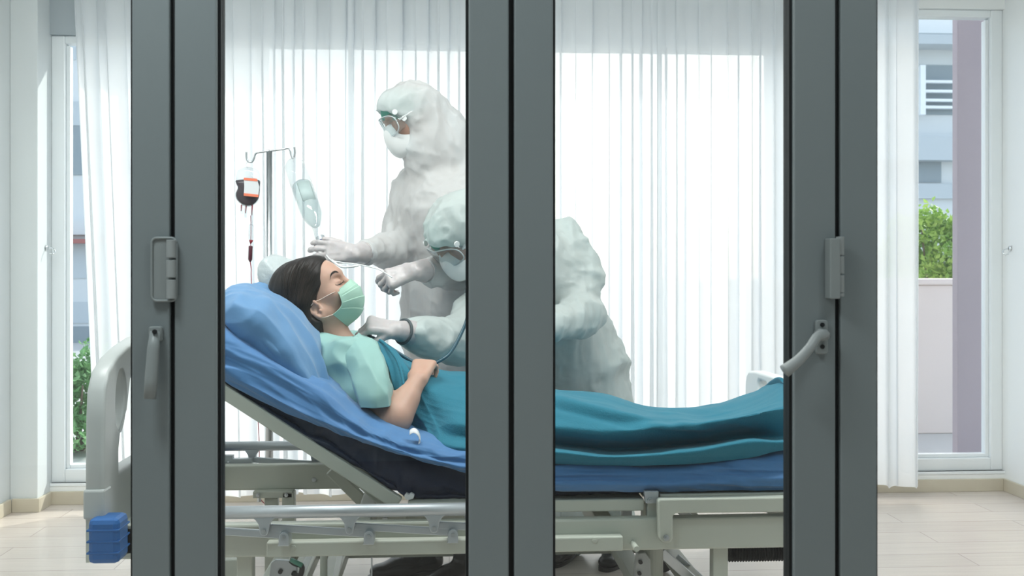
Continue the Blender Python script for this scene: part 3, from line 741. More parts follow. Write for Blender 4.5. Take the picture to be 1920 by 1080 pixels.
# lift actuators, link plates and diagonal bars below the beam
for px0, px1, Y in ((1197, 1243, 3.0), (600, 614, 3.1)):
    q0 = P((px0+px1)/2, 1030, Y); r = abs(PX(px1, Y)-PX(px0, Y))/2
    MB().tube([(q0.x, Y, .13), (q0.x, Y, .33)], r, 24).tube([(q0.x, Y, .305), (q0.x, Y, .317)], r*1.12, 24).build('lift_column', M['cream'], bed, bevel=.001)
for px, Y in ((1220, 3.0), (607, 3.1), (530, 2.955)):
    x = PX(px, Y); MB().box((x-.03, 2.885, .095), (x+.03, 3.595, .135)).build('base_bar', M['cream'], bed, bevel=.004)
q = P(1205, 1060, 2.97); MB().pprism([(1196, 1038), (1210, 1036), (1220, 1050), (1222, 1150), (1190, 1150), (1192, 1060)], 2.93, 2.96).build('link_plate', M['plast'], bed, bevel=.003)
for (px, py) in ((1201, 1054), (1199, 1075)): q = P(px, py, 2.925); MB().cyl((q.x, 2.925, q.z), (0, 1, 0), .006, .008, 14).build('bolt', M['black'], bed)
MB().pprism([(508, 1056), (516, 1050), (548, 1052), (557, 1066), (562, 1150), (494, 1150)], 2.95, 2.965).build('link_plate', M['alu'], bed, bevel=.002)
q = P(525, 1073, 2.94); MB().cyl((q.x, 2.945, q.z), (0, 1, 0), .0065, .006, 18).build('bolt', M['black'], bed)
q = [P(545, 1050, 2.93), P(552, 1056, 2.93), P(566, 1062, 2.92), P(562, 1080, 2.93), P(550, 1075, 2.95)]
MB().tube(smooth_path(q, 16), .008, 10).build('valve_hose', M['black'], bed, smooth=True)
MB().tube([P(546, 1050, 2.925), P(566, 1060, 2.91)], .007, 12).build('valve', mat('green_valve', (.08, .30, .22), .35), bed, smooth=True)
for a, c, Y, wn, m in ((P(581, 1040, 3.0), P(556, 1100, 3.0), 3.0, .018, 'upvc'), (P(638, 1040, 3.0), P(625, 1100, 3.0), 3.0, .016, 'upvc'), (P(1240, 1035, 3.0), P(1312, 1100, 3.0), 3.0, .030, 'steel'), (P(1268, 1045, 3.3), P(1330, 1100, 3.3), 3.3, .026, 'alu'), (P(697, 1045, 2.9), P(697, 1110, 2.9), 2.9, .004, 'alu')):
    MB().bar(a, c, .012, wn).build('link_bar', M[m], bed, bevel=.002)
MB().pbox(412, 446, 1050, 1110, 3.3, 3.34).build('control_box', M['cream'], bed, bevel=.004)
# pleated rubber sleeve over the screw drive
pr = []; x0, x1 = PX(1364, 3.0), PX(1600, 3.0); nn_ = 46
for i in range(nn_*2+1): pr.append((i/(nn_*2), .030 if i % 2 else .024))
z = PZ(1430, 1034, 3.0); MB().lathe((x0, 3.0, z), (x1, 3.0, z), pr, 22).build('drive_bellows', M['black'], bed)
MB().cyl((x0-.008, 3.0, z), (1, 0, 0), .014, .03, 16).build('drive_cap', M['black'], bed)

# head panel (seen nearly edge on) and foot panel
def yz(X0, sgn=1):
    return lambda a, c, t: Vector((X0+t*sgn, a, c))
def mirror(pts, yc=3.25): return [(2*yc-a, c) for a, c in reversed(pts)]
ha = [(2.745, .45), (2.745, .60), (2.748, .72), (2.757, .795), (2.79, .845), (2.86, .878), (2.95, .900), (3.08, .918)]
outer = ha+mirror(ha)+[(3.60, .37), (3.45, .40), (3.25, .41), (3.05, .40), (2.90, .37)]
op = [(2.874, .555), (2.872, .61), (2.885, .67), (2.945, .715), (2.975, .80), (3.03, .845), (3.13, .862)]
bigo = op+mirror(op)
ov = closed([(2.846, .75), (2.855, .69), (2.885, .672), (2.915, .71), (2.93, .765), (2.915, .82), (2.885, .838), (2.858, .81)], 36)
hp = plate('headboard', outer, [bigo, ov, mirror(ov)], .05, M['plast'], bed, yz(-.952), .010, 'pale grey moulded headboard panel')
# bumper corners
def bump_corner(x0, x1, y0, y1, z0, z1, par):
    o = MB().box((x0, y0, z0), (x1, y1, z1)).build('corner_bumper', M['bumper'], par, bevel=.014)
    rb_ = MB()
    for k in range(1, 4):
        z = z0+(z1-z0)*k/4; rb_.box((x0-.0015, y0-.0015, z-.0025), (x1+.0015, y1+.0015, z+.0025))
    rb_.build('bumper_rib', M['bumper'], o, bevel=.001)
xb0 = PX(163, 2.70); xb1 = PX(222, 2.70); zb0 = PZ(197, 1059, 2.70); zb1 = PZ(197, 974, 2.70)
bump_corner(xb0, xb1, 2.70, 2.79, zb0, zb1, hp)
bump_corner(xb0, xb1, 3.71, 3.80, zb0, zb1, hp)
MB().box((-.980, 2.738, PZ(190, 976, 2.73)), (-.924, 2.80, PZ(190, 920, 2.73))).build('post_sleeve', M['plast'], hp, bevel=.006)
MB().pbox(205, 250, 985, 1040, 2.80, 2.84).build('head_bracket', M['cream'], bed, bevel=.003)
MB().box((-.94, 2.80, .34), (-.86, 3.70, .40)).build('cross_member', M['cream'], bed, bevel=.004)
zf = .753
fa = [(2.80, .38), (2.80, .62), (2.804, .69), (2.815, .72), (2.845, .742), (2.92, .750), (3.10, zf)]
outer = fa+mirror(fa)
fo = [(2.955, .712), (2.955, .693), (2.965, .684), (3.045, .684), (3.06, .693), (3.06, .712), (3.05, .722), (2.965, .722)]
fp = plate('footboard', outer, [fo, mirror(fo)], .045, M['white'], bed, yz(1.135), .010, 'white moulded footboard panel with hand hole')
for y0 in (2.74, 3.67): bump_corner(1.085, 1.172, y0, y0+.09, zb0, zb1, fp)
for (xx, yy) in ((-.962, 2.78), (-.962, 3.72), (1.135, 2.78), (1.135, 3.72)):
    MB().box((xx-.018, yy-.018, .33), (xx+.018, yy+.018, .47)).build('panel_post', M['cream'], bed)

# mattress: navy vinyl, bent at the hip
mt = []
for (px, y0, y1) in ((395, 630, 715), (413, 640, 722), (470, 674, 757), (560, 728, 812), (620, 766, 843), (660, 797, 868), (699, 822, 893), (735, 838, 915), (780, 852, 933), (880, 872, 934), (1000, 886, 930), (1240, 892, 926), (1570, 874, 922)):
    a = P(px, y0, 2.86); c = P(px, y1-2, 2.86); 
    xoff = .01 if px < 780 else 0
    mt.append([Vector((c.x+xoff, 3.25, c.z)), Vector((c.x+xoff, 2.90, c.z)), Vector((c.x, 2.858, c.z+.008)), Vector((a.x, 2.858, a.z-.008)), Vector((a.x, 2.89, a.z)), Vector((a.x, 3.25, a.z)),
               Vector((a.x, 3.61, a.z)), Vector((a.x, 3.64, a.z-.008)), Vector((c.x, 3.64, c.z+.008)), Vector((c.x+xoff, 3.60, c.z)), Vector((c.x+xoff, 3.25, c.z))])
def vin(p, u, v):
    al = p[:, 0]*.84-p[:, 2]*.54; ac = p[:, 0]*.54+p[:, 2]*.84
    return .0055*ridged(np.stack([al*6, p[:, 1]*9, ac*22], 1), 5)-.0055+.004*(ridged(p*[17, 14, 17], 9, 2)-.8)
for r_ in mt:
    for q_ in r_: q_.x = min(q_.x, 1.098)
mattress = net('mattress', mt, 200, 90, M['matt'], disp=vin, solid=.004)
tag(mattress, 'thick navy vinyl mattress under the blue sheet, bent upward at the back', 'mattress')
q = P(767, 932, 2.845); MB().pprism([(758, 930), (762, 926), (767, 928), (771, 925), (777, 929), (775, 935), (766, 938), (760, 936)], 2.835, 2.855).build('white_tag', M['white'], mattress, bevel=.001, label='small white plastic tag')

# ================================================================== SHEET AND PILLOWS
def fold_disp(amp, fx, fv, seed, warp=1.0):
    def f(p, u, v):
        n = vnoise(p*[3.2, 3, 3], seed); n2 = vnoise(p*[7, 6, 9], seed+3)
        s = np.sin((v*fv+warp*n*2.2+u*fx)*2*math.pi)
        return amp*(1-np.abs(s)**.7)*(.55+.45*n2)+amp*.35*vnoise(p*22, seed+5)
    return f
# rows: hem, drape, edge, top, far edge, far hem ; given as (pixel y, depth) per column of pixel x
shc = []
for px, hem, mid, edge, top, zfar in (
    (392, 700, 660, 606, 582, .03), (413, 713, 672, 618, 592, .03), (457, 741, 698, 644, 616, .026), (551, 787, 752, 701, 676, .016), (620, 814, 784, 742, 716, .008),
    (660, 827, 804, 776, 742, 0), (699, 838, 822, 799, 762, 0), (778, 862, 850, 829, 802, 0), (880, 886, 872, 850, 835, 0), (960, 910, 888, 862, 850, 0),
    (1040, 921, 896, 868, 858, 0), (1130, 922, 898, 870, 860, 0), (1260, 922, 896, 870, 858, 0), (1380, 919, 888, 858, 850, 0), (1484, 918, 884, 850, 842, 0), (1585, 914, 880, 850, 842, 0)):
    e = P(px, edge, 2.835); tz = P(px, edge-3, 2.87).z
    shc.append([P(px, hem, 2.825), P(px, (hem+mid)/2, 2.800), P(px, mid, 2.812), P(px, (mid+edge)/2, 2.815), P(px, edge, 2.842),
                Vector((e.x, 2.95, tz+.014)), Vector((e.x, 3.25, tz+.012+zfar*.6)), Vector((e.x, 3.52, tz+.014+zfar)), Vector((e.x, 3.655, tz+zfar*.4)), Vector((e.x, 3.668, tz-.07))])
def sheet_d(p, u, v):
    n = vnoise(p*[2.2, 3, 2.2], 41); n2 = vnoise(p*[5, 5, 5], 47)
    lam = (p[:, 2]*.86+p[:, 0]*.50)            # long pulls running along the slope of the backrest
    s = np.sin((lam*17+n*1.5)*2*math.pi)
    left = np.clip((.05-p[:, 0])/.3, 0, 1)
    a = .013*(1-np.abs(s)**.8)*left*(.5+.6*n2)
    s2 = np.sin((p[:, 2]*24+n*1.3+p[:, 0]*.8)*2*math.pi)
    al = p[:, 0]*.86-p[:, 2]*.50
    fine = ridged(np.stack([lam*16+vnoise(p*4, 51)*.5, p[:, 1]*6, al*1.6], 1), 53, 3)
    return a*.45+.0085*(fine-.8)*(.35+.65*left)+.005*(1-np.abs(s2)**.8)*(1-left)*(.6+.6*n2)+.002*vnoise(p*19, 3)
for r_ in shc:
    for q_ in r_: q_.x = min(q_.x, 1.100)
sheet = net('bed_sheet', shc, 420, 130, M['sheet'], disp=sheet_d, solid=.003)
tag(sheet, 'creased blue bed sheet draped over the navy mattress', 'bed sheet')

# big pillow lying on the raised back: a stuffed case with pulled folds, long axis across the bed
def pillow(name, C, ax_u, ax_w, ax_n, L, W, T, m, seed, disp_amp, label, cat, res=(120, 90), bend=0):
    V = []; nu, nv = res
    for i in range(nu):
        a = -math.pi/2+math.pi*i/(nu-1)
        for j in range(nv):
            b_ = 2*math.pi*j/nv
            V.append((a, b_))
    V = np.array(V); a = V[:, 0]; b_ = V[:, 1]
    sg = lambda x, e: np.sign(x)*np.abs(x)**e
    x = sg(np.sin(a), .62)*L/2; r = np.maximum(np.cos(a), 0)**.55
    y = sg(np.cos(b_), .75)*r*W/2; z = sg(np.sin(b_), .9)*T/2*np.maximum(np.cos(a), 0)**.62*(1-.10*(np.abs(y)/(W/2))**2)
    corner = (np.abs(x)/(L/2))**4*(np.abs(y)/(W/2))**4
    x = x*(1+.05*corner); y = y*(1+.08*corner)
    z = z*(1-.42*np.clip(y/(W/2), 0, 1)**1.5)-bend*(y/(W/2))**2
    pts = np.outer(x, ax_u)+np.outer(y, ax_w)+np.outer(z, ax_n)+np.array(C)
    q = pts.reshape(nu, nv, 3); du = np.gradient(q, axis=0); dv = (np.roll(q, -1, 1)-np.roll(q, 1, 1)); nn = np.cross(du, dv); nn /= np.linalg.norm(nn, axis=2, keepdims=True)+1e-9
    cen = q-np.array(C); sgn = np.sign((nn*cen).sum(2).mean()); nn = nn*sgn; p = pts
    loc = np.stack([x, y, z], 1)
    n = vnoise(loc*[3, 4, 5]+seed, seed)
    s = np.sin((y*5.0+x*2.5+n*.8)*2*math.pi); d = disp_amp*(1-np.abs(s)**.75)*(.5+.5*vnoise(loc*6+9, seed+2))*(.45+.55*np.abs(y)/(W/2))+disp_amp*.75*(ridged(loc*[9, 3.2, 7]+seed*1.7, seed+11, 2)-.7)+.002*vnoise(loc*25, seed)
    q = (pts+nn.reshape(-1, 3)*d[:, None])
    F = []
    for i in range(nu-1):
        for j in range(nv):
            j2 = (j+1) % nv; F.append((i*nv+j, i*nv+j2, (i+1)*nv+j2, (i+1)*nv+j))
    me = bpy.data.meshes.new(name); me.from_pydata(q.tolist(), [], F); me.update()
    bm = bmesh.new(); bm.from_mesh(me); bmesh.ops.remove_doubles(bm, verts=bm.verts, dist=.0008); bmesh.ops.recalc_face_normals(bm, faces=bm.faces); bm.to_mesh(me); bm.free()
    o = link(name, me, m, smooth=True); tag(o, label, cat); return o
# across the bed (Y), along the slope, and thickness
pc = (P(531, 643, 3.05)); 
s_dir = (P(628, 742, 2.95)-P(447, 545, 2.95)).normalized(); n_dir = Vector((-s_dir.z, 0, s_dir.x)); n_dir = n_dir if n_dir.z > 0 else -n_dir
pillow('pillow', (pc.x, 3.14, pc.z), np.array((0, 1, 0)), np.array(s_dir), np.array(n_dir), .60, .46, .172, M['pillow'], 4, .016,
       'plump light blue pillow under the patient\'s head, leaning on the raised back', 'pillow', bend=.018)
pc2 = P(556, 556, 3.48)
M['plpil'] = mat('white_plastic_cover', (.62, .68, .69), .3, translucent=.25, bump=(25, .7, .012))
pillow('pillow', (pc2.x-.02, 3.52, pc2.z+.02), np.array((0, 1, 0)), np.array(s_dir), np.array(n_dir), .30, .30, .16, M['plpil'], 9, .012,
       'white plastic-wrapped pillow showing behind the patient\'s hair', 'pillow', res=(70, 60))

# ================================================================== THE PATIENT
pat = thing('person', tuple(P(760, 770, 3.2)), 'person lying in the bed, aqua gown, dark hair, green face mask, eyes closed', 'person')
HP = math.radians(31); HS = 1.10
HC = P(605, 577, 3.25)                       # between the ears
Fh = Vector((math.cos(HP), -.06, math.sin(HP))).normalized(); Uh = Vector((-math.sin(HP), 0, math.cos(HP))); Sh = Vector((0, -1, 0))
Sh = (Sh-Fh*Sh.dot(Fh)).normalized(); Uh = Sh.cross(Fh).normalized(); Uh = Uh if Uh.z > 0 else -Uh
def H(f, u, s): return HC+(Fh*f+Uh*u+Sh*s)*HS
RH = np.array([tuple(Fh), tuple(Sh), tuple(Uh)]).T
def hell(f, u, s, rf, rs, ru, k=.02, op='u', tilt=0):
    R = RH
    if tilt:
        c_, s_ = math.cos(tilt), math.sin(tilt); R = np.array([tuple(Fh*c_+Uh*s_), tuple(Sh), tuple(-Fh*s_+Uh*c_)]).T
    return ell(H(f, u, s), (rf*HS, rs*HS, ru*HS), R, k, op)
def hcap(a, b, ra, rb, k=.012, op='u'): return cap(H(*a), H(*b), ra*HS, rb*HS, k, None, op)
def head_prims():
    q = [hell(-.008, .065, 0, .092, .073, .086), hell(.036, .066, 0, .0645, .058, .066, .02), hell(.034, .004, 0, .056, .055, .064, .03),
         hcap((.026, -.040, .0), (.050, -.046, 0), .022, .016, .03),                       # chin
         hell(.082, -.028, 0, .018, .024, .026, .02),                                       # mouth mass
         hcap((.090, .054, 0), (.1075, .016, 0), .0070, .0085, .014), hell(.106, .008, 0, .012, .014, .009, .01),   # nose
         hcap((.085, .064, .028), (.090, .064, -.028), .010, .010, .016)]                    # brow
    for s in (1, -1):
        q += [hcap((-.004, -.014, s*.055), (.042, -.044, s*.020), .020, .016, .03), hell(.060, .014, s*.040, .026, .021, .022, .024),   # jaw, cheek
              hell(.089, .042, s*.034, .012, .017, .012, .012, 's'), hell(.0765, .0400, s*.031, .0155, .0165, .0125, .006)]          # socket, lidded eye
    return q
# ear
def ear_prims(s):
    q = [hell(-.006, -.002, s*.070, .0150, .006, .027, .008, tilt=-.15), hell(-.001, -.024, s*.069, .008, .005, .009, .006)]
    rim = [(.006, .014), (.002, .026), (-.010, .028), (-.020, .018), (-.021, .003), (-.014, -.012), (-.006, -.022)]
    for a, b in zip(rim[:-1], rim[1:]): q.append(hcap((a[0], a[1], s*.076), (b[0], b[1], s*.076), .0046, .0046, .004))
    q += [hcap((-.002, .010, s*.077), (-.011, -.006, s*.077), .0030, .0030, .004), hell(.000, -.003, s*.081, .0090, .012, .0135, .004, 's'), hell(.004, -.006, s*.076, .004, .004, .006, .004)]
    return q
neckb = P(622, 634, 3.25); 
sN = P(664, 680, 3.085); sF = P(662, 655, 3.42)
elb = P(738, 788, 2.96); wri = P(784, 712, 3.05)
T1 = P(664, 703, 3.25); T2 = P(734, 755, 3.25); T3 = P(812, 790, 3.25); T4 = P(880, 795, 3.25)
flatn = tuple((T3-T1).cross(Vector((0, 1, 0))).normalized())
body = head_prims()+ear_prims(1)+ear_prims(-1)
body += [cap(H(-.018, -.010, 0), neckb, .050, .052, .03), cap(H(-.01, -.03, 0), P(636, 640, 3.25), .040, .040, .03),
         cap(T1+Vector((0, -.10, 0)), T1+Vector((0, .10, 0)), .088, .088, .05), cap(T1, T2, .100, .105, .06), cap(T2+Vector((0, -.05, 0)), T3+Vector((0, -.05, 0)), .095, .095, .06), cap(T2+Vector((0, .05, 0)), T3+Vector((0, .05, 0)), .095, .095, .06),
         cap(T3+Vector((0, -.06, 0)), T4+Vector((0, -.07, 0)), .10, .105, .06), cap(T3+Vector((0, .06, 0)), T4+Vector((0, .07, 0)), .10, .105, .06),
         cap(sN, elb, .052, .046, .02), cap(elb, wri, .043, .0265, .012), cap(elb+Vector((-.012, 0, -.006)), elb, .044, .043, .01),
         cap(elb.lerp(wri, .15)+Vector((.002, -.004, 0)), elb.lerp(wri, .48), .045, .038, .02)]
# far arm lies under the blanket
body += [cap(sF, P(770, 770, 3.52), .048, .04, .02), cap(P(770, 770, 3.52), P(860, 745, 3.40), .038, .028, .02), cap(P(860, 745, 3.40), P(895, 745, 3.36), .035, .025, .02)]
# legs under the blanket
for s in (-1, 1):
    hp_ = T4+Vector((.0, s*.08, 0)); kn = P(1150, 815, 3.25+s*.09); an = P(1430, 795, 3.25+s*.08); to = P(1462, 738, 3.25+s*.10)
    body += [cap(hp_, kn, .085, .055, .05), cap(kn, an, .052, .036, .03), cap(an+Vector((.01, 0, -.02)), to+Vector((-.01, 0, -.035)), .034, .026, .03)]
dH = Vector((.20, .74, .50)); nH = Vector((-.12, -.58, .76))
body += hand_prims(wri, dH, nH, -1, [(.75, .8, .6), (.8, .85, .6), (.85, .9, .7), (.8, .9, .7)], thumb=(.55, .55), scale=.90, k=.006, rr=1.06)
bo = limb('body', body, .0042, M['skin'], pat)
# finer head surface is needed for the face only: the body keeps one skin, details sit on it
bpy.context.view_layer.update()
def bvh(o):
    me = o.data; off = WL[o]; return BVHTree.FromPolygons([v.co+off for v in me.vertices], [tuple(p.vertices) for p in me.polygons])
BV = bvh(bo)
def on_face(f, u, side=1, lift=.0004):
    o_ = H(f, u, side*.14); loc, n, i, d = BV.ray_cast(o_, -Sh*side)
    if loc is None: 
        o_ = H(.2, u, side*.03); loc, n, i, d = BV.ray_cast(o_, -Fh)
    return (loc+n*lift, n) if loc is not None else (H(f, u, side*.06), Sh)
def strip(pts, ws, lift, name, m, par, side=1):      # a thin shaped strip lying on the face
    V = []; F = []; n = len(pts)
    for i, (f, u) in enumerate(pts):
        a = Vector(pts[min(i+1, n-1)])-Vector(pts[max(i-1, 0)]); a = a.normalized() if a.length else Vector((1, 0)); nn_ = Vector((-a.y, a.x))
        for k in (-1, 0, 1):
            q, nrm = on_face(f+nn_.x*ws[i]*k, u+nn_.y*ws[i]*k, side, lift*(1.0 if k == 0 else .35)); V.append(tuple(q))
    for i in range(n-1):
        for k in (0, 1): F.append((3*i+k, 3*i+k+1, 3*i+k+4, 3*i+k+3))
    me = bpy.data.meshes.new(name); me.from_pydata(V, [], F); me.update(); return link(name, me, m, par, smooth=True, solid=.0008)
rng_ = random.Random(2)
for sd_ in (1, -1):
    bp_ = crom([(.0975, .0640), (.0925, .0685), (.0850, .0695), (.0780, .0665), (.0715, .0590)], 26).tolist()
    br_ = MB()
    for i in range(150):
        k = rng_.random(); wv = (rng_.random()-.5)*(.0046*math.sin(math.pi*min(1, (k*26+7)/33))+.0006); a = bp_[int(k*25)]; b2 = bp_[max(0, int(k*25)-1)]
        f, u = a[0]+wv*.25, a[1]+wv; tv = Vector((bp_[min(25, int(k*25)+1)][0]-b2[0], bp_[min(25, int(k*25)+1)][1]-b2[1])).normalized()
        q0, n0 = on_face(f, u, sd_, .0003); q1, n1 = on_face(f+tv.x*.0055, u+tv.y*.0055+.0010*(1-k), sd_, .0009)
        br_.tube([q0, q0.lerp(q1, .5)+n0*.0003, q1], [.00042, .00036, .00012], 4)
    br_.build('eyebrow', M['lash'], pat)
    lp = crom([(.0960, .0365), (.0920, .0335), (.0865, .0318), (.0800, .0325), (.0750, .0365)], 22).tolist()
    strip(lp, [.0004+.0006*math.sin(math.pi*i/21) for i in range(22)], .0007, 'eyelash', M['lash'], pat, sd_)
    L_ = MB()
    for i in range(2, 21, 2):
        q, n_ = on_face(lp[i][0], lp[i][1], sd_, .0008); e = q+(n_*.5+Fh*.7-Uh*.75).normalized()*.0075*HS; L_.tube([q, q.lerp(e, .5)-Uh*.0008, e], [.0005, .0004, .00015], 5)
    L_.build('eyelash_fringe', M['lash'], pat)

# hair: swept back from the hairline, falling behind the ear to the pillow and nape
hair = [hell(-.012, .082, 0, .098, .080, .080, .02), hell(-.040, .088, 0, .074, .078, .074, .03), hell(.030, .112, 0, .050, .058, .036, .02), hell(-.062, .040, 0, .062, .076, .085, .03),
        hell(-.062, -.010, 0, .048, .068, .074, .03), hell(-.055, -.045, 0, .036, .058, .040, .03)]
for s in (1, -1):
    hair += [hcap((.030, .095, s*.048), (-.030, .040, s*.066), .026, .028, .02), hcap((-.022, .045, s*.066), (-.038, -.020, s*.060), .024, .026, .02), hcap((-.038, -.020, s*.058), (-.048, -.060, s*.045), .026, .022, .02)]
hair += [hell(.108, .045, 0, .070, .12, .076, .010, 's'), hell(.066, -.022, 0, .062, .12, .056, .010, 's'),
         hell(-.003, -.004, .088, .020, .03, .030, .006, 's'), hell(-.003, -.004, -.088, .020, .03, .030, .006, 's')]
def strand(p, N_):
    q = (p-np.array(HC))@RH/HS     # f, s, u
    ang = np.arctan2(q[:, 2]-.03, q[:, 0]+.16)
    w_ = q[:, 1]*60+ang*46+vnoise(q*9, 3)*1.6
    return .0030*vnoise(q*[9, 22, 9], 8)+.0012*vnoise(np.stack([ang*14, q[:, 1]*30, q[:, 0]*0+1], 1), 5)
ho = limb('hair', hair, .0034, M['hair'], pat, disp=strand)
# fine strands combed from the hairline back and down over the volume
HBV = bvh(ho); rng = random.Random(5)
hl = crom([(.030, .150), (.062, .136), (.076, .118), (.058, .085), (.042, .058), (.030, .036), (.010, .032), (-.010, .034)], 60)
M['hair2'] = mat('brown_hair_strand', (.035, .024, .018), .38)
for mm, cnt in (('hair2', 210), ('hair', 170)):
    st_ = MB()
    for i in range(cnt):
        k = rng.random(); f0, u0 = hl[int(k*59)]; f0 -= rng.random()*.05*(1-k*.6); u0 += rng.random()*.02*(1-k)
        e = (-.045-.050*(1-k)*rng.random()-.004, -.055+.085*(1-k)*rng.random()); c = ((f0+e[0])/2-.022*(1-k)-.004, (u0+e[1])/2+.030*(1-k)+.008)
        pts = []; n0 = rng.uniform(.0, .22); n1 = rng.uniform(.55, 1.0); lift = rng.uniform(.0002, .0014)
        for t in np.linspace(n0, n1, 11):
            f = (1-t)**2*f0+2*t*(1-t)*c[0]+t*t*e[0]; u = (1-t)**2*u0+2*t*(1-t)*c[1]+t*t*e[1]
            loc, n_, _, _ = HBV.ray_cast(H(f, u, .18), -Sh)
            if loc is not None and n_.dot(Sh) > .12: pts.append(loc+n_*lift)
        if len(pts) > 5 and all((pts[q+1]-pts[q]).length < .035 for q in range(len(pts)-1)): st_.tube(smooth_path(pts, 18), [.00015]+[.00048]*15+[.0003, .0001], 4)
    st_.build('hair_strands', M[mm], pat)

# pleated face mask
mk = []
rowsf = [(.114, .029), (.121, .009), (.1225, -.014), (.1175, -.036), (.103, -.058), (.077, -.076), (.036, -.084)]     # front centre line, top to chin
sidef = [(.072, .018), (.0725, .004), (.070, -.009), (.066, -.020), (.056, -.028), (.041, -.032), (.027, -.034)]     # side edge
sw_ = [.058, .061, .062, .062, .061, .060, .058]
for (cf, cu_), (sf, su), hw in zip(rowsf, sidef, sw_):
    row = []
    for w_ in np.linspace(-1, 1, 15):
        a = abs(w_); k = a**2.3
        row.append(H(cf*(1-k)+sf*k, cu_*(1-a**1.5)+su*a**1.5, hw*math.copysign(a**.85, w_)))
    mk.append(row)
def pleat(p, u, v):
    t = (u*4.3) % 1.0; e = np.clip(np.minimum(v, 1-v)*9, 0, 1)
    return -(.0034*(1-t)*e)*((u > .16) & (u < .92))
fm = net('face_mask', mk, 110, 80, M['mask'], pat, disp=pleat, solid=.0014)
# binding and ear loops
edge = MB(); 
for w_ in (0, 14):
    edge.tube(smooth_path([r_[w_] for r_ in mk], 30), .0016, 8)
edge.tube(smooth_path([mk[0][j] for j in range(15)], 30), .0014, 8).tube(smooth_path([mk[-1][j] for j in range(15)], 30), .0014, 8)
edge.build('mask_binding', M['mask'], fm, smooth=True)
for sd_, w_ in ((1, 14), (-1, 0)):
    a = mk[0][w_]; b_ = mk[-1][w_]
    def sk(f, u): return on_face(f, u, sd_, .0022)[0]
    lp = MB().tube(smooth_path([a, sk(.055, .020), sk(.038, .021), sk(.020, .022), H(.004, .024, sd_*.076), H(-.010, .020, sd_*.080)], 30), .0011, 8)
    lp.tube(smooth_path([b_, sk(.018, -.031), sk(.008, -.029), H(-.004, -.024, sd_*.076), H(-.018, -.010, sd_*.078)], 30), .0011, 8)
    lp.build('ear_loop', mat('mask_elastic' + str(w_), (.80, .66, .58), .6), fm, smooth=True)

# the gown: body of the gown, neckline, and the wide short sleeve
g = [cap(T1+Vector((-.01, -.105, .0)), T1+Vector((-.01, .10, 0)), .098, .098, .05), cap(neckb+Vector((-.01, -.05, -.035)), neckb+Vector((-.01, .05, -.035)), .066, .066, .05), cap(sN+Vector((-.012, .03, .004)), T1, .078, .10, .05),
     cap(T1, T2, .113, .118, .06), cap(T1+Vector((0, -.09, -.01)), P(720, 780, 3.10), .085, .075, .05), cap(T2+Vector((0, -.06, 0)), T3+Vector((0, -.06, 0)), .106, .106, .06), cap(T2+Vector((0, .06, 0)), T3+Vector((0, .06, 0)), .106, .106, .06),
     cap(sN+Vector((0, .02, 0)), P(686, 738, 3.03), .074, .066, .03), cap(P(640, 700, 3.12), P(672, 760, 3.06), .066, .056, .03), cap(sF, P(730, 730, 3.50), .068, .065, .03), cap(P(664, 682, 3.25), P(708, 712, 3.25), .080, .080, .05),
     cap(H(-.01, -.05, 0), neckb+Vector((.022, 0, .030)), .058, .062, .012, None, 's')]
def gfold(p, N_):
    n = vnoise(p*[4, 5, 4], 12)
    lam = p@np.array(tuple((T2-T1).normalized().cross(Vector((0, 1, 0)))))
    al = p@np.array(tuple((T2-T1).normalized()))
    return .004*(1-np.abs(np.sin((lam*11+p[:, 1]*4+n*.9)*math.pi)))+.0075*(ridged(np.stack([al*4, p[:, 1]*5, lam*9], 1)+2.2, 17, 2)-.75)
go = limb('gown', g, .0055, M['gown'], pat, disp=gfold)
sl = []
dsl = (elb-sN).normalized()
rings = [(P(652, 640, 3.14), 26, .066), (P(670, 660, 3.08), 37, .078), (P(688, 688, 3.03), 40, .080), (P(696, 714, 2.99), 37, .074), (P(701, 738, 2.965), 34, .067), (P(704, 760, 2.955), 31, .060)]
perp = Vector((dsl.z, 0, -dsl.x)).normalized(); perp = perp if perp.x > 0 else -perp
for i, (c, hw, dy) in enumerate(rings):
    row = []; hwm = hw*3.0/FPX
    pp = perp.lerp(Vector((1, 0, -.12)).normalized(), i/5*.8).normalized()
    for k in range(25):
        a = 2*math.pi*k/24; row.append(c+pp*(math.cos(a)*hwm)+Vector((0, 1, 0))*(math.sin(a)*dy))
    sl.append(row)
def sfold(p, u, v):
    return .009*(1-np.abs(np.sin(v*math.pi*5+vnoise(p*7, 7)*2.0)))*(.35+.65*u)-.003+.006*(ridged(p*[11, 9, 5], 29, 2)-.8)+.004*vnoise(p*13, 9)
net('sleeve', sl, 50, 120, M['gown'], go, disp=sfold, solid=.002)

# ================================================================== THE BLANKET
bl = []
def col(px, *yy): bl.append([P(px if not isinstance(y, tuple) or len(y) < 3 else y[2], y[0], y[1]) for y in yy])
col(782, (830, 3.01, 782), (815, 3.02, 774), (788, 3.03, 760), (758, 3.04, 748), (726, 3.055, 738), (690, 3.10, 728), (660, 3.15, 716), (640, 3.25, 708), (650, 3.38, 706), (690, 3.52, 706))
col(805, (834, 2.95, 804), (822, 2.96, 802), (800, 2.99, 796), (772, 3.01, 787), (738, 3.04, 778), (706, 3.08, 766), (680, 3.14, 752), (655, 3.26, 738), (664, 3.39, 735), (705, 3.55, 735))
col(822, (840, 2.875, 824), (828, 2.885, 822), (808, 2.93, 820), (782, 2.98, 815), (752, 3.01, 808), (722, 3.05, 798), (698, 3.14, 785), (676, 3.26, 768), (686, 3.42, 768), (722, 3.58, 768))
col(850, (848, 2.85), (836, 2.845), (818, 2.885), (790, 2.90), (760, 2.96), (735, 3.03), (712, 3.14), (694, 3.26, 835), (702, 3.44, 830), (738, 3.62, 830))
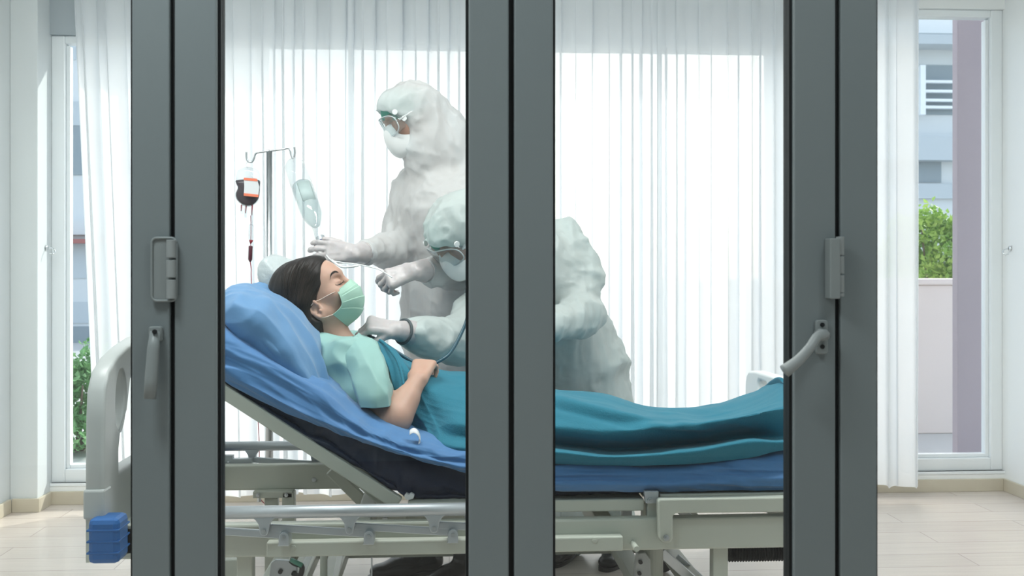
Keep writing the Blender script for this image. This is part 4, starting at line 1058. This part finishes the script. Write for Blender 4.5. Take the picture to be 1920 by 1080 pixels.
col(885, (854, 2.845), (840, 2.835), (824, 2.88), (796, 2.885), (765, 2.94), (738, 3.02), (716, 3.12), (697, 3.25), (704, 3.48), (745, 3.67))
col(960, (863, 2.835), (848, 2.82), (832, 2.88), (802, 2.87), (772, 2.92), (748, 3.00), (728, 3.10), (715, 3.22), (722, 3.50), (760, 3.69))
col(1040, (869, 2.825), (846, 2.785), (833, 2.895), (806, 2.835), (780, 2.87), (752, 2.93), (744, 2.99), (731, 3.16), (737, 3.50), (772, 3.70))
col(1130, (871, 2.825), (855, 2.785), (842, 2.905), (813, 2.825), (786, 2.86), (760, 2.92), (755, 3.00), (739, 3.15), (745, 3.50), (780, 3.70))
col(1220, (872, 2.82), (852, 2.780), (839, 2.91), (806, 2.815), (793, 2.86), (784, 2.90), (781, 2.99), (764, 3.15), (769, 3.50), (800, 3.70))
col(1310, (868, 2.82), (843, 2.778), (832, 2.915), (797, 2.820), (792, 2.89), (788, 2.97), (780, 3.03), (765, 3.17), (770, 3.50), (805, 3.70))
col(1400, (858, 2.82), (827, 2.782), (819, 2.92), (781, 2.830), (778, 2.90), (770, 3.00), (757, 3.08), (741, 3.20), (748, 3.48), (795, 3.70))
col(1460, (845, 2.82), (828, 2.80), (820, 2.88), (768, 2.84), (758, 2.92), (742, 3.02), (728, 3.10), (717, 3.20), (736, 3.42), (790, 3.69))
col(1520, (838, 2.82), (826, 2.81), (808, 2.86), (760, 2.87), (745, 2.95), (730, 3.04), (718, 3.12), (713, 3.22), (744, 3.42), (800, 3.68))
col(1568, (858, 2.83), (840, 2.83), (815, 2.86), (790, 2.90), (775, 2.96), (765, 3.04), (758, 3.12), (755, 3.22), (775, 3.42), (805, 3.66))
FOLDS = [([(1000, 742), (1040, 747), (1165, 774), (1250, 790), (1310, 797)], .012, .011, 2.96), ([(1140, 748), (1200, 764), (1260, 779), (1320, 790)], .007, .009, 3.02), ([(880, 745), (950, 772), (1040, 800)], .010, .015, 2.92)]
FW = [(np.array([P(a, b_, Y).x for a, b_ in pp]), np.array([P(a, b_, Y).z for a, b_ in pp]), am, wd) for pp, am, wd, Y in FOLDS]
def bdisp(p, u, v):
    n = vnoise(p*[2.2, 4, 4], 21); s = np.sin((v*9+n*1.6+u*2.0)*math.pi*2)
    e = np.clip(v*7, 0, 1)*np.clip((1-v)*6, 0, 1)
    chest = np.clip((.20-u)/.12, 0, 1)
    s2 = np.sin((u*14+v*2+n*1.5)*math.pi)
    rn = ridged(np.stack([p[:, 0]*2.0, p[:, 1]*5+n*.4, p[:, 2]*11+p[:, 0]*1.2], 1), 61, 2)
    fd = 0
    for xs, zs, am, wd in FW:
        zz = np.interp(p[:, 0], xs, zs); dz = p[:, 2]-zz; en = np.clip((p[:, 0]-xs[0])/.08, 0, 1)*np.clip((xs[-1]-p[:, 0])/.08, 0, 1)
        fd = fd+am*en*(np.exp(-(dz/wd)**2)-.8*np.exp(-((dz+1.5*wd)/wd)**2))*np.clip((3.07-p[:, 1])/.04, 0, 1)
    return fd+e*(.0045*(rn-.8)+.0012*(1-np.abs(s)**.8)*(.5+.5*vnoise(p*[3, 6, 6], 4))+.006*chest*(1-np.abs(s2)))+.0015*vnoise(p*15, 2)
for r_ in bl:
    for q_ in r_: q_.x = min(q_.x, 1.085 if r_ is bl[-1] else 1.07)
blank = net('blanket', bl, 420, 170, M['blank'], disp=bdisp, solid=.004)
tag(blank, 'teal fleece blanket covering the patient from chest to feet', 'blanket')
# stitched edge along the folded-over corner
edge = [P(712, 638, 3.235), P(722, 645, 3.20), P(735, 660, 3.145), P(745, 676, 3.10), P(753, 700, 3.055), P(757, 722, 3.02)]
MB().tube(smooth_path(edge, 40), [.0042+.0014*(i % 2) for i in range(40)], 10).build('blanket_hem', M['blank'], blank, smooth=True)
# hospital bracelet / tape loop by the elbow
lp = smooth_path([P(768, 812, 2.835), P(775, 808, 2.832), P(783, 812, 2.830), P(788, 824, 2.830), P(785, 829, 2.830)], 20)
V = []; F = []
for i, q in enumerate(lp): V += [tuple(q+Vector((0, -.010, -.004))), tuple(q+Vector((0, .014, .006)))]
for i in range(len(lp)-1): F.append((2*i, 2*i+1, 2*i+3, 2*i+2))
me = bpy.data.meshes.new('tape'); me.from_pydata(V, [], F); me.update(); o = link('fabric_tape', me, M['label'], smooth=True, solid=.001); tag(o, 'small loop of white tape lying on the blue sheet below the elbow', 'tape')

# ================================================================== THE MEDICS
def crumple(amp, sc=1.0, seed=0):
    def f(p, N_):
        q = p+.05*np.stack([vnoise(p*4, seed+1), vnoise(p*4, seed+2), vnoise(p*4, seed+3)], 1)
        r = ridged(q*[7*sc, 7*sc, 3.2*sc], seed, 3)                 # long vertical creases
        r2 = ridged(q*[13*sc, 13*sc, 13*sc], seed+9, 2)             # short crumples
        return amp*1.25*(r-.8)+amp*.6*(r2-.6)
    return f
def frame(fwd, up):
    f = Vector(fwd).normalized(); u = Vector(up); u = (u-f*u.dot(f)).normalized(); s = u.cross(f); return f, s, u
class Head:
    def __init__(h, C, fwd, up, sc=1.0):
        h.C = Vector(C); h.F, h.S, h.U = frame(fwd, up); h.k = sc; h.R = np.array([tuple(h.F), tuple(h.S), tuple(h.U)]).T
    def p(h, f, s, u): return h.C+(h.F*f+h.S*s+h.U*u)*h.k
    def e(h, f, s, u, rf, rs, ru, k=.02, op='u'): return ell(h.p(f, s, u), (rf*h.k, rs*h.k, ru*h.k), h.R, k, op)
    def c(h, a, b, ra, rb, k=.012, op='u'): return cap(h.p(*a), h.p(*b), ra*h.k, rb*h.k, k, None, op)
def face_prims(h):
    q = [h.e(-.008, 0, .055, .092, .073, .082), h.e(.034, 0, .060, .060, .058, .060), h.e(.034, 0, -.02, .056, .054, .075, .03), h.c((.045, 0, -.075), (.070, 0, -.085), .024, .018, .03),
         h.e(.085, 0, -.045, .018, .024, .028, .02), h.c((.092, 0, .040), (.116, 0, -.005), .008, .0095, .014), h.c((.086, .030, .052), (.086, -.030, .052), .011, .011, .016)]
    for s in (1, -1): q += [h.e(.086, s*.032, .028, .014, .017, .013, .012, 's'), h.e(.074, s*.031, .026, .0155, .0165, .013, .005), h.e(.060, s*.038, .0, .026, .021, .022, .024),
                            h.e(-.004, s*.072, 0, .014, .008, .028, .008)]
    return q
def goggles(h, par):
    g = thing_part('goggles', par)
    rim = []
    for i in range(60):
        a = 2*math.pi*i/60; y = .078*math.copysign(abs(math.cos(a))**.72, math.cos(a)); z = .026+.040*math.copysign(abs(math.sin(a))**.8, math.sin(a))-(.010*max(0, math.cos(a*2))*(.4) if math.sin(a) < 0 else 0)
        rim.append((.112-.42*abs(y)**1.35/ (.078**.35)*1.0*.9, y, z))
    base = [(f-.030, y*.96, .026+(z-.026)*1.04) for f, y, z in rim]
    # skirt between the face and the lens
    V = []; F = []
    R0 = [h.p(*q) for q in base]; R1 = [h.p(*q) for q in rim]; R2 = [h.p(f+.006, y*.93, .026+(z-.026)*.92) for f, y, z in rim]
    n = len(rim); mb = MB(); mb.v = [tuple(x) for x in R0+R1+R2]
    for j in range(2):
        for i in range(n): k = (i+1) % n; mb.f.append((j*n+i, j*n+k, (j+1)*n+k, (j+1)*n+i))
    sk = mb.build('goggle_skirt', M['clear'], par, smooth=True, solid=.0015)
    MB().tube(R1+[R1[0]], .0024, 8).build('goggle_rim', M['clearrim'], sk, smooth=True)
    mb = MB(); c = h.p(.118, 0, .026); mb.v = [tuple(x) for x in R2]+[tuple(c)]; mb.f = [(i, (i+1) % n, n) for i in range(n)]
    mb.build('goggle_lens', M['goggle'], sk, smooth=True)
    for s in (1, -1):
        for (f, u) in ((.058, .062), (.036, .028)):
            q = h.p(f+.016, s*.078, u); ax = (h.S*s+h.F*.3)
            MB().cyl(tuple(q), tuple(ax), .0098*h.k, .006, 20).build('vent_button', M['white'], sk, bevel=.001)
    band = []
    for i in range(25):
        a = math.pi*(-.5+i/24*1.0); band.append(h.p(-.02-.088*math.cos(a*1.0), .088*math.sin(a), .045))
    MB().tube([h.p(.070, -.076, .030)]+band+[h.p(.070, .076, .030)], .004, 8).build('goggle_strap', M['white'], sk, smooth=True)
    return sk
def thing_part(n, par): return par
M['clearrim'] = mat('clear_rim', (.72, .78, .80), .15, spec=.8, transparent=.35)
def respirator(h, par):
    A = []
    for i in range(13):
        a = math.pi*(i/12); row = []
        for j in range(25):
            b_ = -math.pi/2+math.pi*j/24
            prof = math.sin(a)**.6
            f = .068+.062*prof*math.cos(b_)**.8 ; y = .052*math.sin(b_)*(.25+.75*prof); z = -.034+.068*math.cos(a)+.002*math.cos(b_)
            row.append(h.p(f-.030*abs(math.sin(b_))**2, y, z))
        A.append(row)
    return net('respirator_mask', A, 60, 60, M['white'], par, solid=.0018)

def shoe(par, toe, heel, w, h_, m='shoe', ankle=None):
    t = Vector(toe); e = Vector(heel); d = (t-e).normalized(); side = d.cross(Vector((0, 0, 1)))
    pr = [cap(e+d*.035+Vector((0, 0, .040)), e.lerp(t, .55)+Vector((0, 0, .036)), .040*w, .042*w, .03, ((0, 0, 1), .85)), cap(e.lerp(t, .5)+Vector((0, 0, .034)), t-d*.045+Vector((0, 0, .027)), .044*w, .036*w, .03, ((0, 0, 1), .7)),
          cap(e+d*.05+Vector((0, 0, .055)), e+d*.06+Vector((0, 0, .055+h_)), .040*w, .038*w, .03)]
    o = limb('shoe', pr, .0055, M[m], par)
    sl_ = MB(); L = (t-e).length; n = 28; V = []
    for z in (0.0, .013):
        for i in range(n):
            a = 2*math.pi*i/n; V.append(e+d*(L*.5+L*.5*math.cos(a))+side*(.043*w*math.copysign(abs(math.sin(a))**.7, math.sin(a)))+Vector((0, 0, z)))
    F = [tuple(range(n-1, -1, -1)), tuple(range(n, 2*n))]+[(i, (i+1) % n, n+(i+1) % n, n+i) for i in range(n)]
    sl_.add(V, F); sl_.build('shoe_sole', M['black'], o)
    return o

def medic(name, label, loc, h, neck, chest, waist, hip, shL, shR, elL, elR, wrL, wrR, kneeL, kneeR, footL, footR, seed, hand_L, hand_R, rel=1.0, hood_mat='suit', body_w=(.17, .15, .165), chest_s=.10, extra=[]):
    root = thing('person', loc, label, 'person')
    # the body underneath: one continuous figure
    b = face_prims(h)
    V_ = lambda q: Vector(q)
    cs = (V_(shR)-V_(shL)); cs = cs.normalized()
    b += [cap(h.p(-.02, 0, -.04), neck, .055, .06, .03), cap(V_(chest)-cs*.08, V_(chest)+cs*.08, .105, .105, .05), cap(neck, chest, .07, .11, .05), cap(V_(chest)-cs*.05, V_(waist)-cs*.04, .10, .09, .05), cap(V_(chest)+cs*.05, V_(waist)+cs*.04, .10, .09, .05),
          cap(V_(waist), V_(hip), .12, .13, .05)]
    for S_, E_, W_, K_, F_, sg in ((shL, elL, wrL, kneeL, footL, -1), (shR, elR, wrR, kneeR, footR, 1)):
        b += [cap(S_, E_, .050, .040, .03), cap(E_, W_, .040, .027, .015), cap(V_(hip)+cs*(sg*.08), K_, .085, .055, .05), cap(K_, F_, .053, .038, .03)]
    b += hand_prims(wrL, *hand_L[:3], hand_L[3], thumb=hand_L[4], scale=.90, rr=.62) + hand_prims(wrR, *hand_R[:3], hand_R[3], thumb=hand_R[4], scale=.90, rr=.62)
    limb('body', b, .008, M['skinp'], root)
    # coverall
    g = [cap(V_(chest)-cs*chest_s, V_(chest)+cs*chest_s, body_w[0]*.86, body_w[0]*.86, .08), cap(neck, chest, .10, body_w[0]*.9, .08), cap(V_(chest)-cs*.04, V_(waist)-cs*.04, body_w[0], body_w[1], .08), cap(V_(chest)+cs*.04, V_(waist)+cs*.04, body_w[0], body_w[1], .08),
         cap(V_(waist)-cs*.03, V_(hip)-cs*.04, body_w[1], body_w[2], .08), cap(V_(waist)+cs*.03, V_(hip)+cs*.04, body_w[1], body_w[2], .08)]
    for S_, E_, W_, K_, F_, sg in ((shL, elL, wrL, kneeL, footL, -1), (shR, elR, wrR, kneeR, footR, 1)):
        S_, E_, W_, K_, F_ = map(V_, (S_, E_, W_, K_, F_))
        g += [cap(S_, E_, .082, .076, .05), cap(E_, W_.lerp(E_, .22), .076, .052, .02), cap(W_.lerp(E_, .25), W_.lerp(E_, .14), .052, .036, .02),
              cap(V_(hip)+cs*(sg*.09), K_, .125, .105, .06), cap(K_, F_+Vector((0, 0, .06)), .105, .085, .05)]
    # hood
    g += [h.e(-.030, 0, .060, .118, .100, .105, .03), h.e(.020, 0, .088, .098, .088, .068, .03), h.c((-.05, 0, .0), (-.055, 0, -.10), .100, .105, .04), cap(h.p(-.03, 0, -.09), neck, .098, .105, .04), h.c((.030, 0, -.085), (.010, 0, -.12), .062, .085, .03)]
    g += extra
    cut_ = [h.e(.118, 0, .022, .088, .080, .070, .012, 's'), h.c((.09, .0, -.03), (.13, 0, -.06), .050, .055, .012, 's')]
    limb('coverall', g+cut_, .0075, M[hood_mat], root, disp=crumple(.0105, 1, seed))
    # green cap under the hood
    limb('surgical_cap', [h.e(.004, 0, .060, .098, .074, .074, .02), h.e(.135, 0, -.010, .075, .11, .068, .008, 's'), h.e(.0, 0, -.035, .15, .12, .06, .01, 's')], .006, M['cap'], root, disp=crumple(.003, 3, 4))
    respirator(h, root); goggles(h, root)
    # gloves with rolled cuffs
    for W_, E_, hd in ((wrL, elL, hand_L), (wrR, elR, hand_R)):
        W_, E_ = V_(W_), V_(E_); ax = (E_-W_).normalized()
        pr = hand_prims(W_, hd[0], hd[1], hd[2], hd[3], thumb=hd[4], scale=1.0, rr=1.08, k=.007)+[cap(W_, W_+ax*.055, .031, .042, .012)]
        gl_ = limb('glove', pr, .0036, M['glove'], root, disp=lambda p, N_: .0011*vnoise(p*60, 3)+.0009*ridged(p*30, 5, 2)-.0006)
        ring = []; u = ax.orthogonal().normalized(); v = ax.cross(u)
        for i in range(25): a = 2*math.pi*i/24; ring.append(W_+ax*.070+(u*math.cos(a)+v*math.sin(a))*.0405)
        MB().tube(ring, .0030, 8, cap=False).build('glove_cuff', M['glove'], gl_, smooth=True)
    return root, cs

# --- the tall one, standing, hanging the drip
h1 = Head(P(775, 232, 3.95), (-.80, -.30, -.42), (-.42, -.10, .90), 1.06)
r1, cs1 = medic('person', 'person in white hooded coverall and goggles standing, both gloved hands on the drip line', (P(830, 500, 3.95).x, 3.95, 0), h1,
      neck=P(822, 322, 4.02), chest=P(838, 395, 4.03), waist=P(842, 540, 4.05), hip=P(840, 610, 4.05),
      shL=P(788, 358, 4.18), shR=P(864, 372, 3.93), elL=P(744, 464, 4.00), elR=P(870, 506, 3.84), wrL=P(664, 477, 3.66), wrR=P(776, 508, 3.56),
      kneeL=P(812, 820, 4.00), kneeR=P(862, 820, 3.98), footL=P(812, 1026, 3.86), footR=P(868, 1024, 3.80), seed=2,
      hand_L=(Vector((-.95, -.10, .10)), Vector((.05, -.85, .20)), 1, [(.35, .5, .3), (.40, .55, .3), (.5, .6, .4), (.6, .6, .4)], (.42, .25)),
      hand_R=(Vector((-.92, -.05, -.30)), Vector((-.20, -.80, .50)), 1, [(.55, .7, .4), (.80, .9, .5), (.95, 1.0, .6), (1.0, 1.0, .6)], (.22, .30)), hood_mat='suit', extra=[cap(P(818, 232, 4.0), P(884, 318, 4.03), .100, .115, .05), cap(P(775, 360, 4.08), P(765, 450, 4.05), .09, .10, .06)])
shoe(r1, tuple(P(690, 1070, 3.62)-Vector((0, 0, P(690, 1070, 3.62).z))), tuple(Vector((P(826, 1070, 3.70).x, 3.72, 0))), 1.05, .05)
shoe(r1, (P(800, 1070, 3.66).x, 3.50, 0), (P(885, 1070, 3.7).x+.02, 3.60, 0), 1.0, .05)

# --- the one leaning over the patient with a stethoscope
h2 = Head(P(866, 448, 3.64), (-.50, -.42, -.80), (-.52, -.50, .70), 1.08)
r2, cs2 = medic('person', 'person in white coverall leaning over the patient, gloved hand on the chest, elbow out', (P(1060, 600, 3.9).x, 3.95, 0), h2,
      neck=P(925, 462, 3.72), chest=P(985, 510, 3.84), waist=P(1050, 620, 3.98), hip=P(1080, 690, 4.02),
      shL=P(905, 540, 3.72), shR=P(1052, 486, 3.86), elL=P(868, 645, 3.52), elR=P(1096, 592, 3.72), wrL=P(744, 619, 3.30), wrR=P(1005, 618, 3.52),
      kneeL=P(1062, 870, 4.05), kneeR=P(1122, 850, 4.00), footL=P(1062, 1030, 3.92), footR=P(1150, 1030, 3.86), seed=31,
      hand_L=(Vector((-.94, -.16, .22)), Vector((.10, -.50, .85)), -1, [(.95, .65, .3), (1.05, .7, .35), (1.1, .8, .5), (1.15, .8, .5)], (.45, .60)),
      hand_R=(Vector((-.9, -.3, -.1)), Vector((0, -.4, .9)), -1, [(.6, .6, .4)]*4, (.5, .4)), hood_mat='suit2', body_w=(.165, .15, .17),
      extra=[cap(P(866, 638, 3.52), P(790, 634, 3.42), .092, .062, .04), cap(P(1110, 690, 4.0), P(1140, 810, 3.98), .12, .135, .06), cap(P(1060, 445, 3.84), P(1092, 520, 3.80), .075, .085, .04)])
shoe(r2, (P(1030, 1080, 3.8).x, 3.72, 0), (P(1075, 1080, 3.9).x, 3.95, 0), 1.0, .05)
shoe(r2, (P(1120, 1080, 3.8).x, 3.66, 0), (P(1178, 1080, 3.9).x, 3.88, 0), 1.0, .05)
# dark cuff on the stethoscope wrist
W_ = P(744, 619, 3.30); E_ = P(868, 645, 3.52); ax = (E_-W_).normalized(); ring = []; u = ax.orthogonal().normalized(); v = ax.cross(u)
for i in range(33): a = 2*math.pi*i/32; ring.append(W_+ax*.030+(u*math.cos(a)+v*math.sin(a))*.0400)
MB().tube(ring, .0050, 10, cap=False).build('cuff_band', M['cuff'], r2, smooth=True)

# stethoscope
stt = thing('stethoscope', tuple(P(850, 640, 3.4)), 'dark teal stethoscope tube curving from the leaning medic\'s neck to the patient', 'stethoscope')
pts = [P(905, 470, 3.56), P(884, 505, 3.50), P(876, 545, 3.45), P(877, 590, 3.41), P(865, 625, 3.38), P(845, 660, 3.34), P(825, 676, 3.31), P(805, 684, 3.29), P(782, 682, 3.27), P(750, 664, 3.275), P(722, 646, 3.28), P(700, 634, 3.29), P(684, 628, 3.29)]
MB().tube(smooth_path(pts, 90), .0060, 12).build('tube', M['teal'], stt, smooth=True)
MB().tube(smooth_path([P(905, 470, 3.56), P(900, 440, 3.60), P(893, 425, 3.62)], 20), .0035, 10).tube(smooth_path([P(905, 470, 3.56), P(918, 445, 3.62), P(922, 428, 3.70)], 20), .0035, 10).build('headset', M['chrome'], stt, smooth=True)
q = P(680, 628, 3.27); MB().lathe(q, q+Vector((-.004, 0, -.018)), [(0, .006), (.3, .012), (.5, .021), (.95, .022), (1, .019)], 28).build('chest_piece', M['steel'], stt, smooth=True)

# ================================================================== DRIP STAND, BAGS, LINES
ivx = PX(505, 4.06); YI = 4.06
iv = thing('drip_stand', (ivx, YI, 0), 'steel drip stand with two hooks behind the head of the bed', 'drip stand')
zt = PZ(505, 284, YI)
MB().tube([(ivx, YI, .06), (ivx, YI, zt)], .0118, 18).build('pole', M['steel'], iv, smooth=True)
MB().tube([(ivx, YI, .06), (ivx, YI, 1.05)], .0155, 18).tube([(ivx, YI, 1.03), (ivx, YI, 1.06)], .019, 18).build('outer_pole', M['steel'], iv, smooth=True)
for pp in ([(505, 283), (484, 286), (479, 289), (477, 295), (474, 302), (469, 304), (464, 301), (462, 294), (462, 285)], [(505, 283), (530, 280), (540, 278), (544, 282), (546, 291), (549, 297), (552, 293), (553, 284), (552, 276)]):
    MB().tube(smooth_path([P(a, b_, YI) for a, b_ in pp], 50), .0042, 10).build('hook', M['steel'], iv, smooth=True)
for k in range(5):
    a = 2*math.pi*k/5+.3; e = Vector((ivx+.26*math.cos(a), YI+.26*math.sin(a), .055))
    lg = MB().tube([(ivx, YI, .075), e.lerp(Vector((ivx, YI, .075)), .5)+Vector((0, 0, .006)), e], .011, 10).build('leg', M['steel'], iv, smooth=True)
    MB().tube([e+Vector((-.010, 0, -.030)), e+Vector((.010, 0, -.030))], .025, 18).build('castor', M['black'], lg)
# blood bag
YB_ = 4.04
bag = thing('blood_bag', tuple(P(464, 350, YB_)), 'clear blood bag half full of dark blood hanging on left hook', 'blood bag')
def pouch(pp, th, name, m, par, Y=YB_, n=60):
    o_ = closed(pp, n); c = np.mean(o_, axis=0); mb = MB(); rings_ = [(1.0, 0), (.93, .55), (.75, .9), (.4, 1.0)]
    V = []; F = []; idx = []
    for sgn in (-1, 1):
        for (sc_, d) in rings_:
            idx.append((sgn, d))
            for a, b_ in o_: q = P(c[0]+(a-c[0])*sc_, c[1]+(b_-c[1])*sc_, Y); V.append((q.x, Y+sgn*d*th/2, q.z))
    m_ = len(rings_)
    for side in (0, 1):
        for j in range(m_-1):
            for i in range(n):
                k = (i+1) % n; A_ = (side*m_+j)*n; B_ = A_+n; F.append((A_+i, A_+k, B_+k, B_+i))
        A_ = (side*m_+m_-1)*n; F.append(tuple(A_+i for i in range(n)))
    mb.add(V, F); me = mb.mesh(); bm = bmesh.new(); bm.from_mesh(me); bmesh.ops.remove_doubles(bm, verts=bm.verts, dist=1e-5); bmesh.ops.recalc_face_normals(bm, faces=bm.faces); bm.to_mesh(me); bm.free()
    return link(name, me, m, par, smooth=True)
pouch([(443, 330), (446, 320), (455, 315), (464, 313), (475, 315), (485, 320), (488, 332), (488, 350), (487, 368), (483, 379), (474, 386), (464, 388), (453, 384), (444, 376), (441, 364), (445, 352), (442, 342)], .034, 'bag', M['clear'], bag)
pouch([(443, 338), (464, 336), (486, 338), (487, 350), (486, 367), (482, 377), (474, 384), (464, 386), (454, 383), (445, 375), (442, 364), (446, 352), (443, 344)], .028, 'blood', M['blood'], bag)
for (a, b_, r_) in ((456, 300, .0012), ):
    MB().tube(smooth_path([P(464, 316, YB_), P(462, 308, YB_), P(465, 303, YI), P(469, 304, YI)], 14), .0016, 6).build('hanger', M['clear'], bag)
MB().pprism([(457, 334), (482, 336), (486, 350), (484, 369), (457, 366), (458, 350)], YB_-.0215, YB_-.0185).build('label', M['label'], bag)
MB().pprism([(457, 333), (482, 335), (483, 340), (457, 338)], YB_-.0225, YB_-.0210).pprism([(457, 362), (485, 365), (484, 370), (457, 367)], YB_-.0225, YB_-.0210).build('label_band', M['orange'], bag)
for (a, a2, b_) in ((453, 452, 396), (462, 460, 400), (473, 472, 404)):
    MB().tube([P(a, 384, YB_), P(a2, b_, YB_)], [.0032, .0014], 8).build('port', M['bloodr'], bag, smooth=True)
for (a, y0, y1, r_) in ((454, 384, 402, .0060), (461, 386, 408, .0055)): MB().tube([P(a, y0, YB_), P(a-1, y1, YB_)], r_, 12).build('port_cover', M['clear'], bag)
ln = thing('blood_line', tuple(P(470, 450, YB_)), 'thin red transfusion line with drip chamber below the blood bag', 'tube')
MB().lathe(P(472, 388, YB_), P(472, 424, YB_), [(0, .003), (.5, .0036), (1, .004)], 12).build('connector', M['clear'], ln)
MB().lathe(P(471, 420, YB_), P(470, 453, YB_), [(0, .004), (.08, .0085), (.75, .0088), (.98, .006), (1, .002)], 18).build('drip_chamber', M['clear'], ln, smooth=True)
MB().lathe(P(471, 450, YB_), P(470, 457, YB_), [(0, .0085), (.5, .006), (1, .002)], 18).build('chamber_tip', M['bloodr'], ln, smooth=True)
MB().lathe(P(470, 461, YB_), P(469, 491, YB_), [(0, .0070), (.05, .0082), (.85, .0082), (1, .003)], 18).build('filter_chamber', mat('dull_dark_red', (.10, .02, .035), .2), ln, smooth=True)
MB().tube(smooth_path([P(470, 404, YB_), P(470.5, 430, YB_), P(470, 457, YB_), P(470, 462, YB_)], 20), .0014, 8).tube(smooth_path([P(469, 490, YB_), P(471, 505, 4.03), P(471, 520, 4.0), P(474, 600, 3.95), P(480, 720, 3.93), P(484, 790, 3.92), P(486, 835, 3.90), P(487, 925, 3.9), P(497, 945, 3.88)], 70), .0018, 8).build('red_tubing', M['bloodr'], ln, smooth=True)
# tilted drip bottle
A_ = P(550, 303, 4.00); B_ = P(601, 447, 3.78)
bt = thing('drip_bottle', tuple((A_+B_)/2), 'clear plastic drip bottle tilted from the right hook to the medic\'s hand', 'bottle')
MB().lathe(A_, B_, [(0, .010), (.015, .030), (.06, .040), (.30, .042), (.33, .039), (.36, .042), (.62, .042), (.70, .040), (.78, .030), (.84, .018), (.92, .0165), (.93, .018), (.985, .018), (1, .014)], 32).build('bottle_body', M['clear'], bt, smooth=True)
MB().lathe(A_.lerp(B_, .32), A_.lerp(B_, .84), [(0, .036), (.05, .0385), (.58, .0385), (.73, .036), (.88, .026), (1, .015)], 30).build('fluid', M['fluid'], bt, smooth=True)
d_ = (B_-A_).normalized(); V = []; F = []; u = (Vector((0, -1, 0))-d_*Vector((0, -1, 0)).dot(d_)).normalized(); v = d_.cross(u)
for i in range(13):
    a = -1.0+i/12*1.25
    for t in (.36, .60): V.append(A_.lerp(B_, t)+(u*math.cos(a)+v*math.sin(a))*.0432)
for i in range(12): F.append((2*i, 2*i+1, 2*i+3, 2*i+2))
MB().add(V, F).build('label', M['greylab'], bt, smooth=True, solid=.0006)
MB().tube([P(549, 297, YI), A_], .0015, 6).build('hanger', M['clear'], bt)
MB().lathe(B_-d_*.004, B_+d_*.014, [(0, .017), (1, .016)], 20).build('cap', M['alu'], bt)
MB().lathe(B_+d_*.012, B_+d_*.026, [(0, .009), (.2, .011), (.8, .011), (1, .007)], 16).build('blue_port', M['bluep'], bt)
C_ = B_+d_*.024
MB().lathe(C_, C_+d_*.035, [(0, .006), (.3, .009), (1, .008)], 14).build('spike', M['clear'], bt)
tl = MB().tube(smooth_path([C_+d_*.03, P(612, 478, 3.64), P(622, 488, 3.60), P(640, 492, 3.58), P(665, 495, 3.56), P(692, 500, 3.54), P(712, 506, 3.53), P(735, 520, 3.50)], 50), .0022, 8).tube(smooth_path([P(622, 488, 3.60), P(640, 500, 3.56), P(660, 500, 3.55), P(672, 498, 3.55)], 20), .0040, 8).build('infusion_tubing', M['white'], smooth=True)
tag(tl, 'thin clear infusion tubing stretched between the two gloved hands', 'tube')
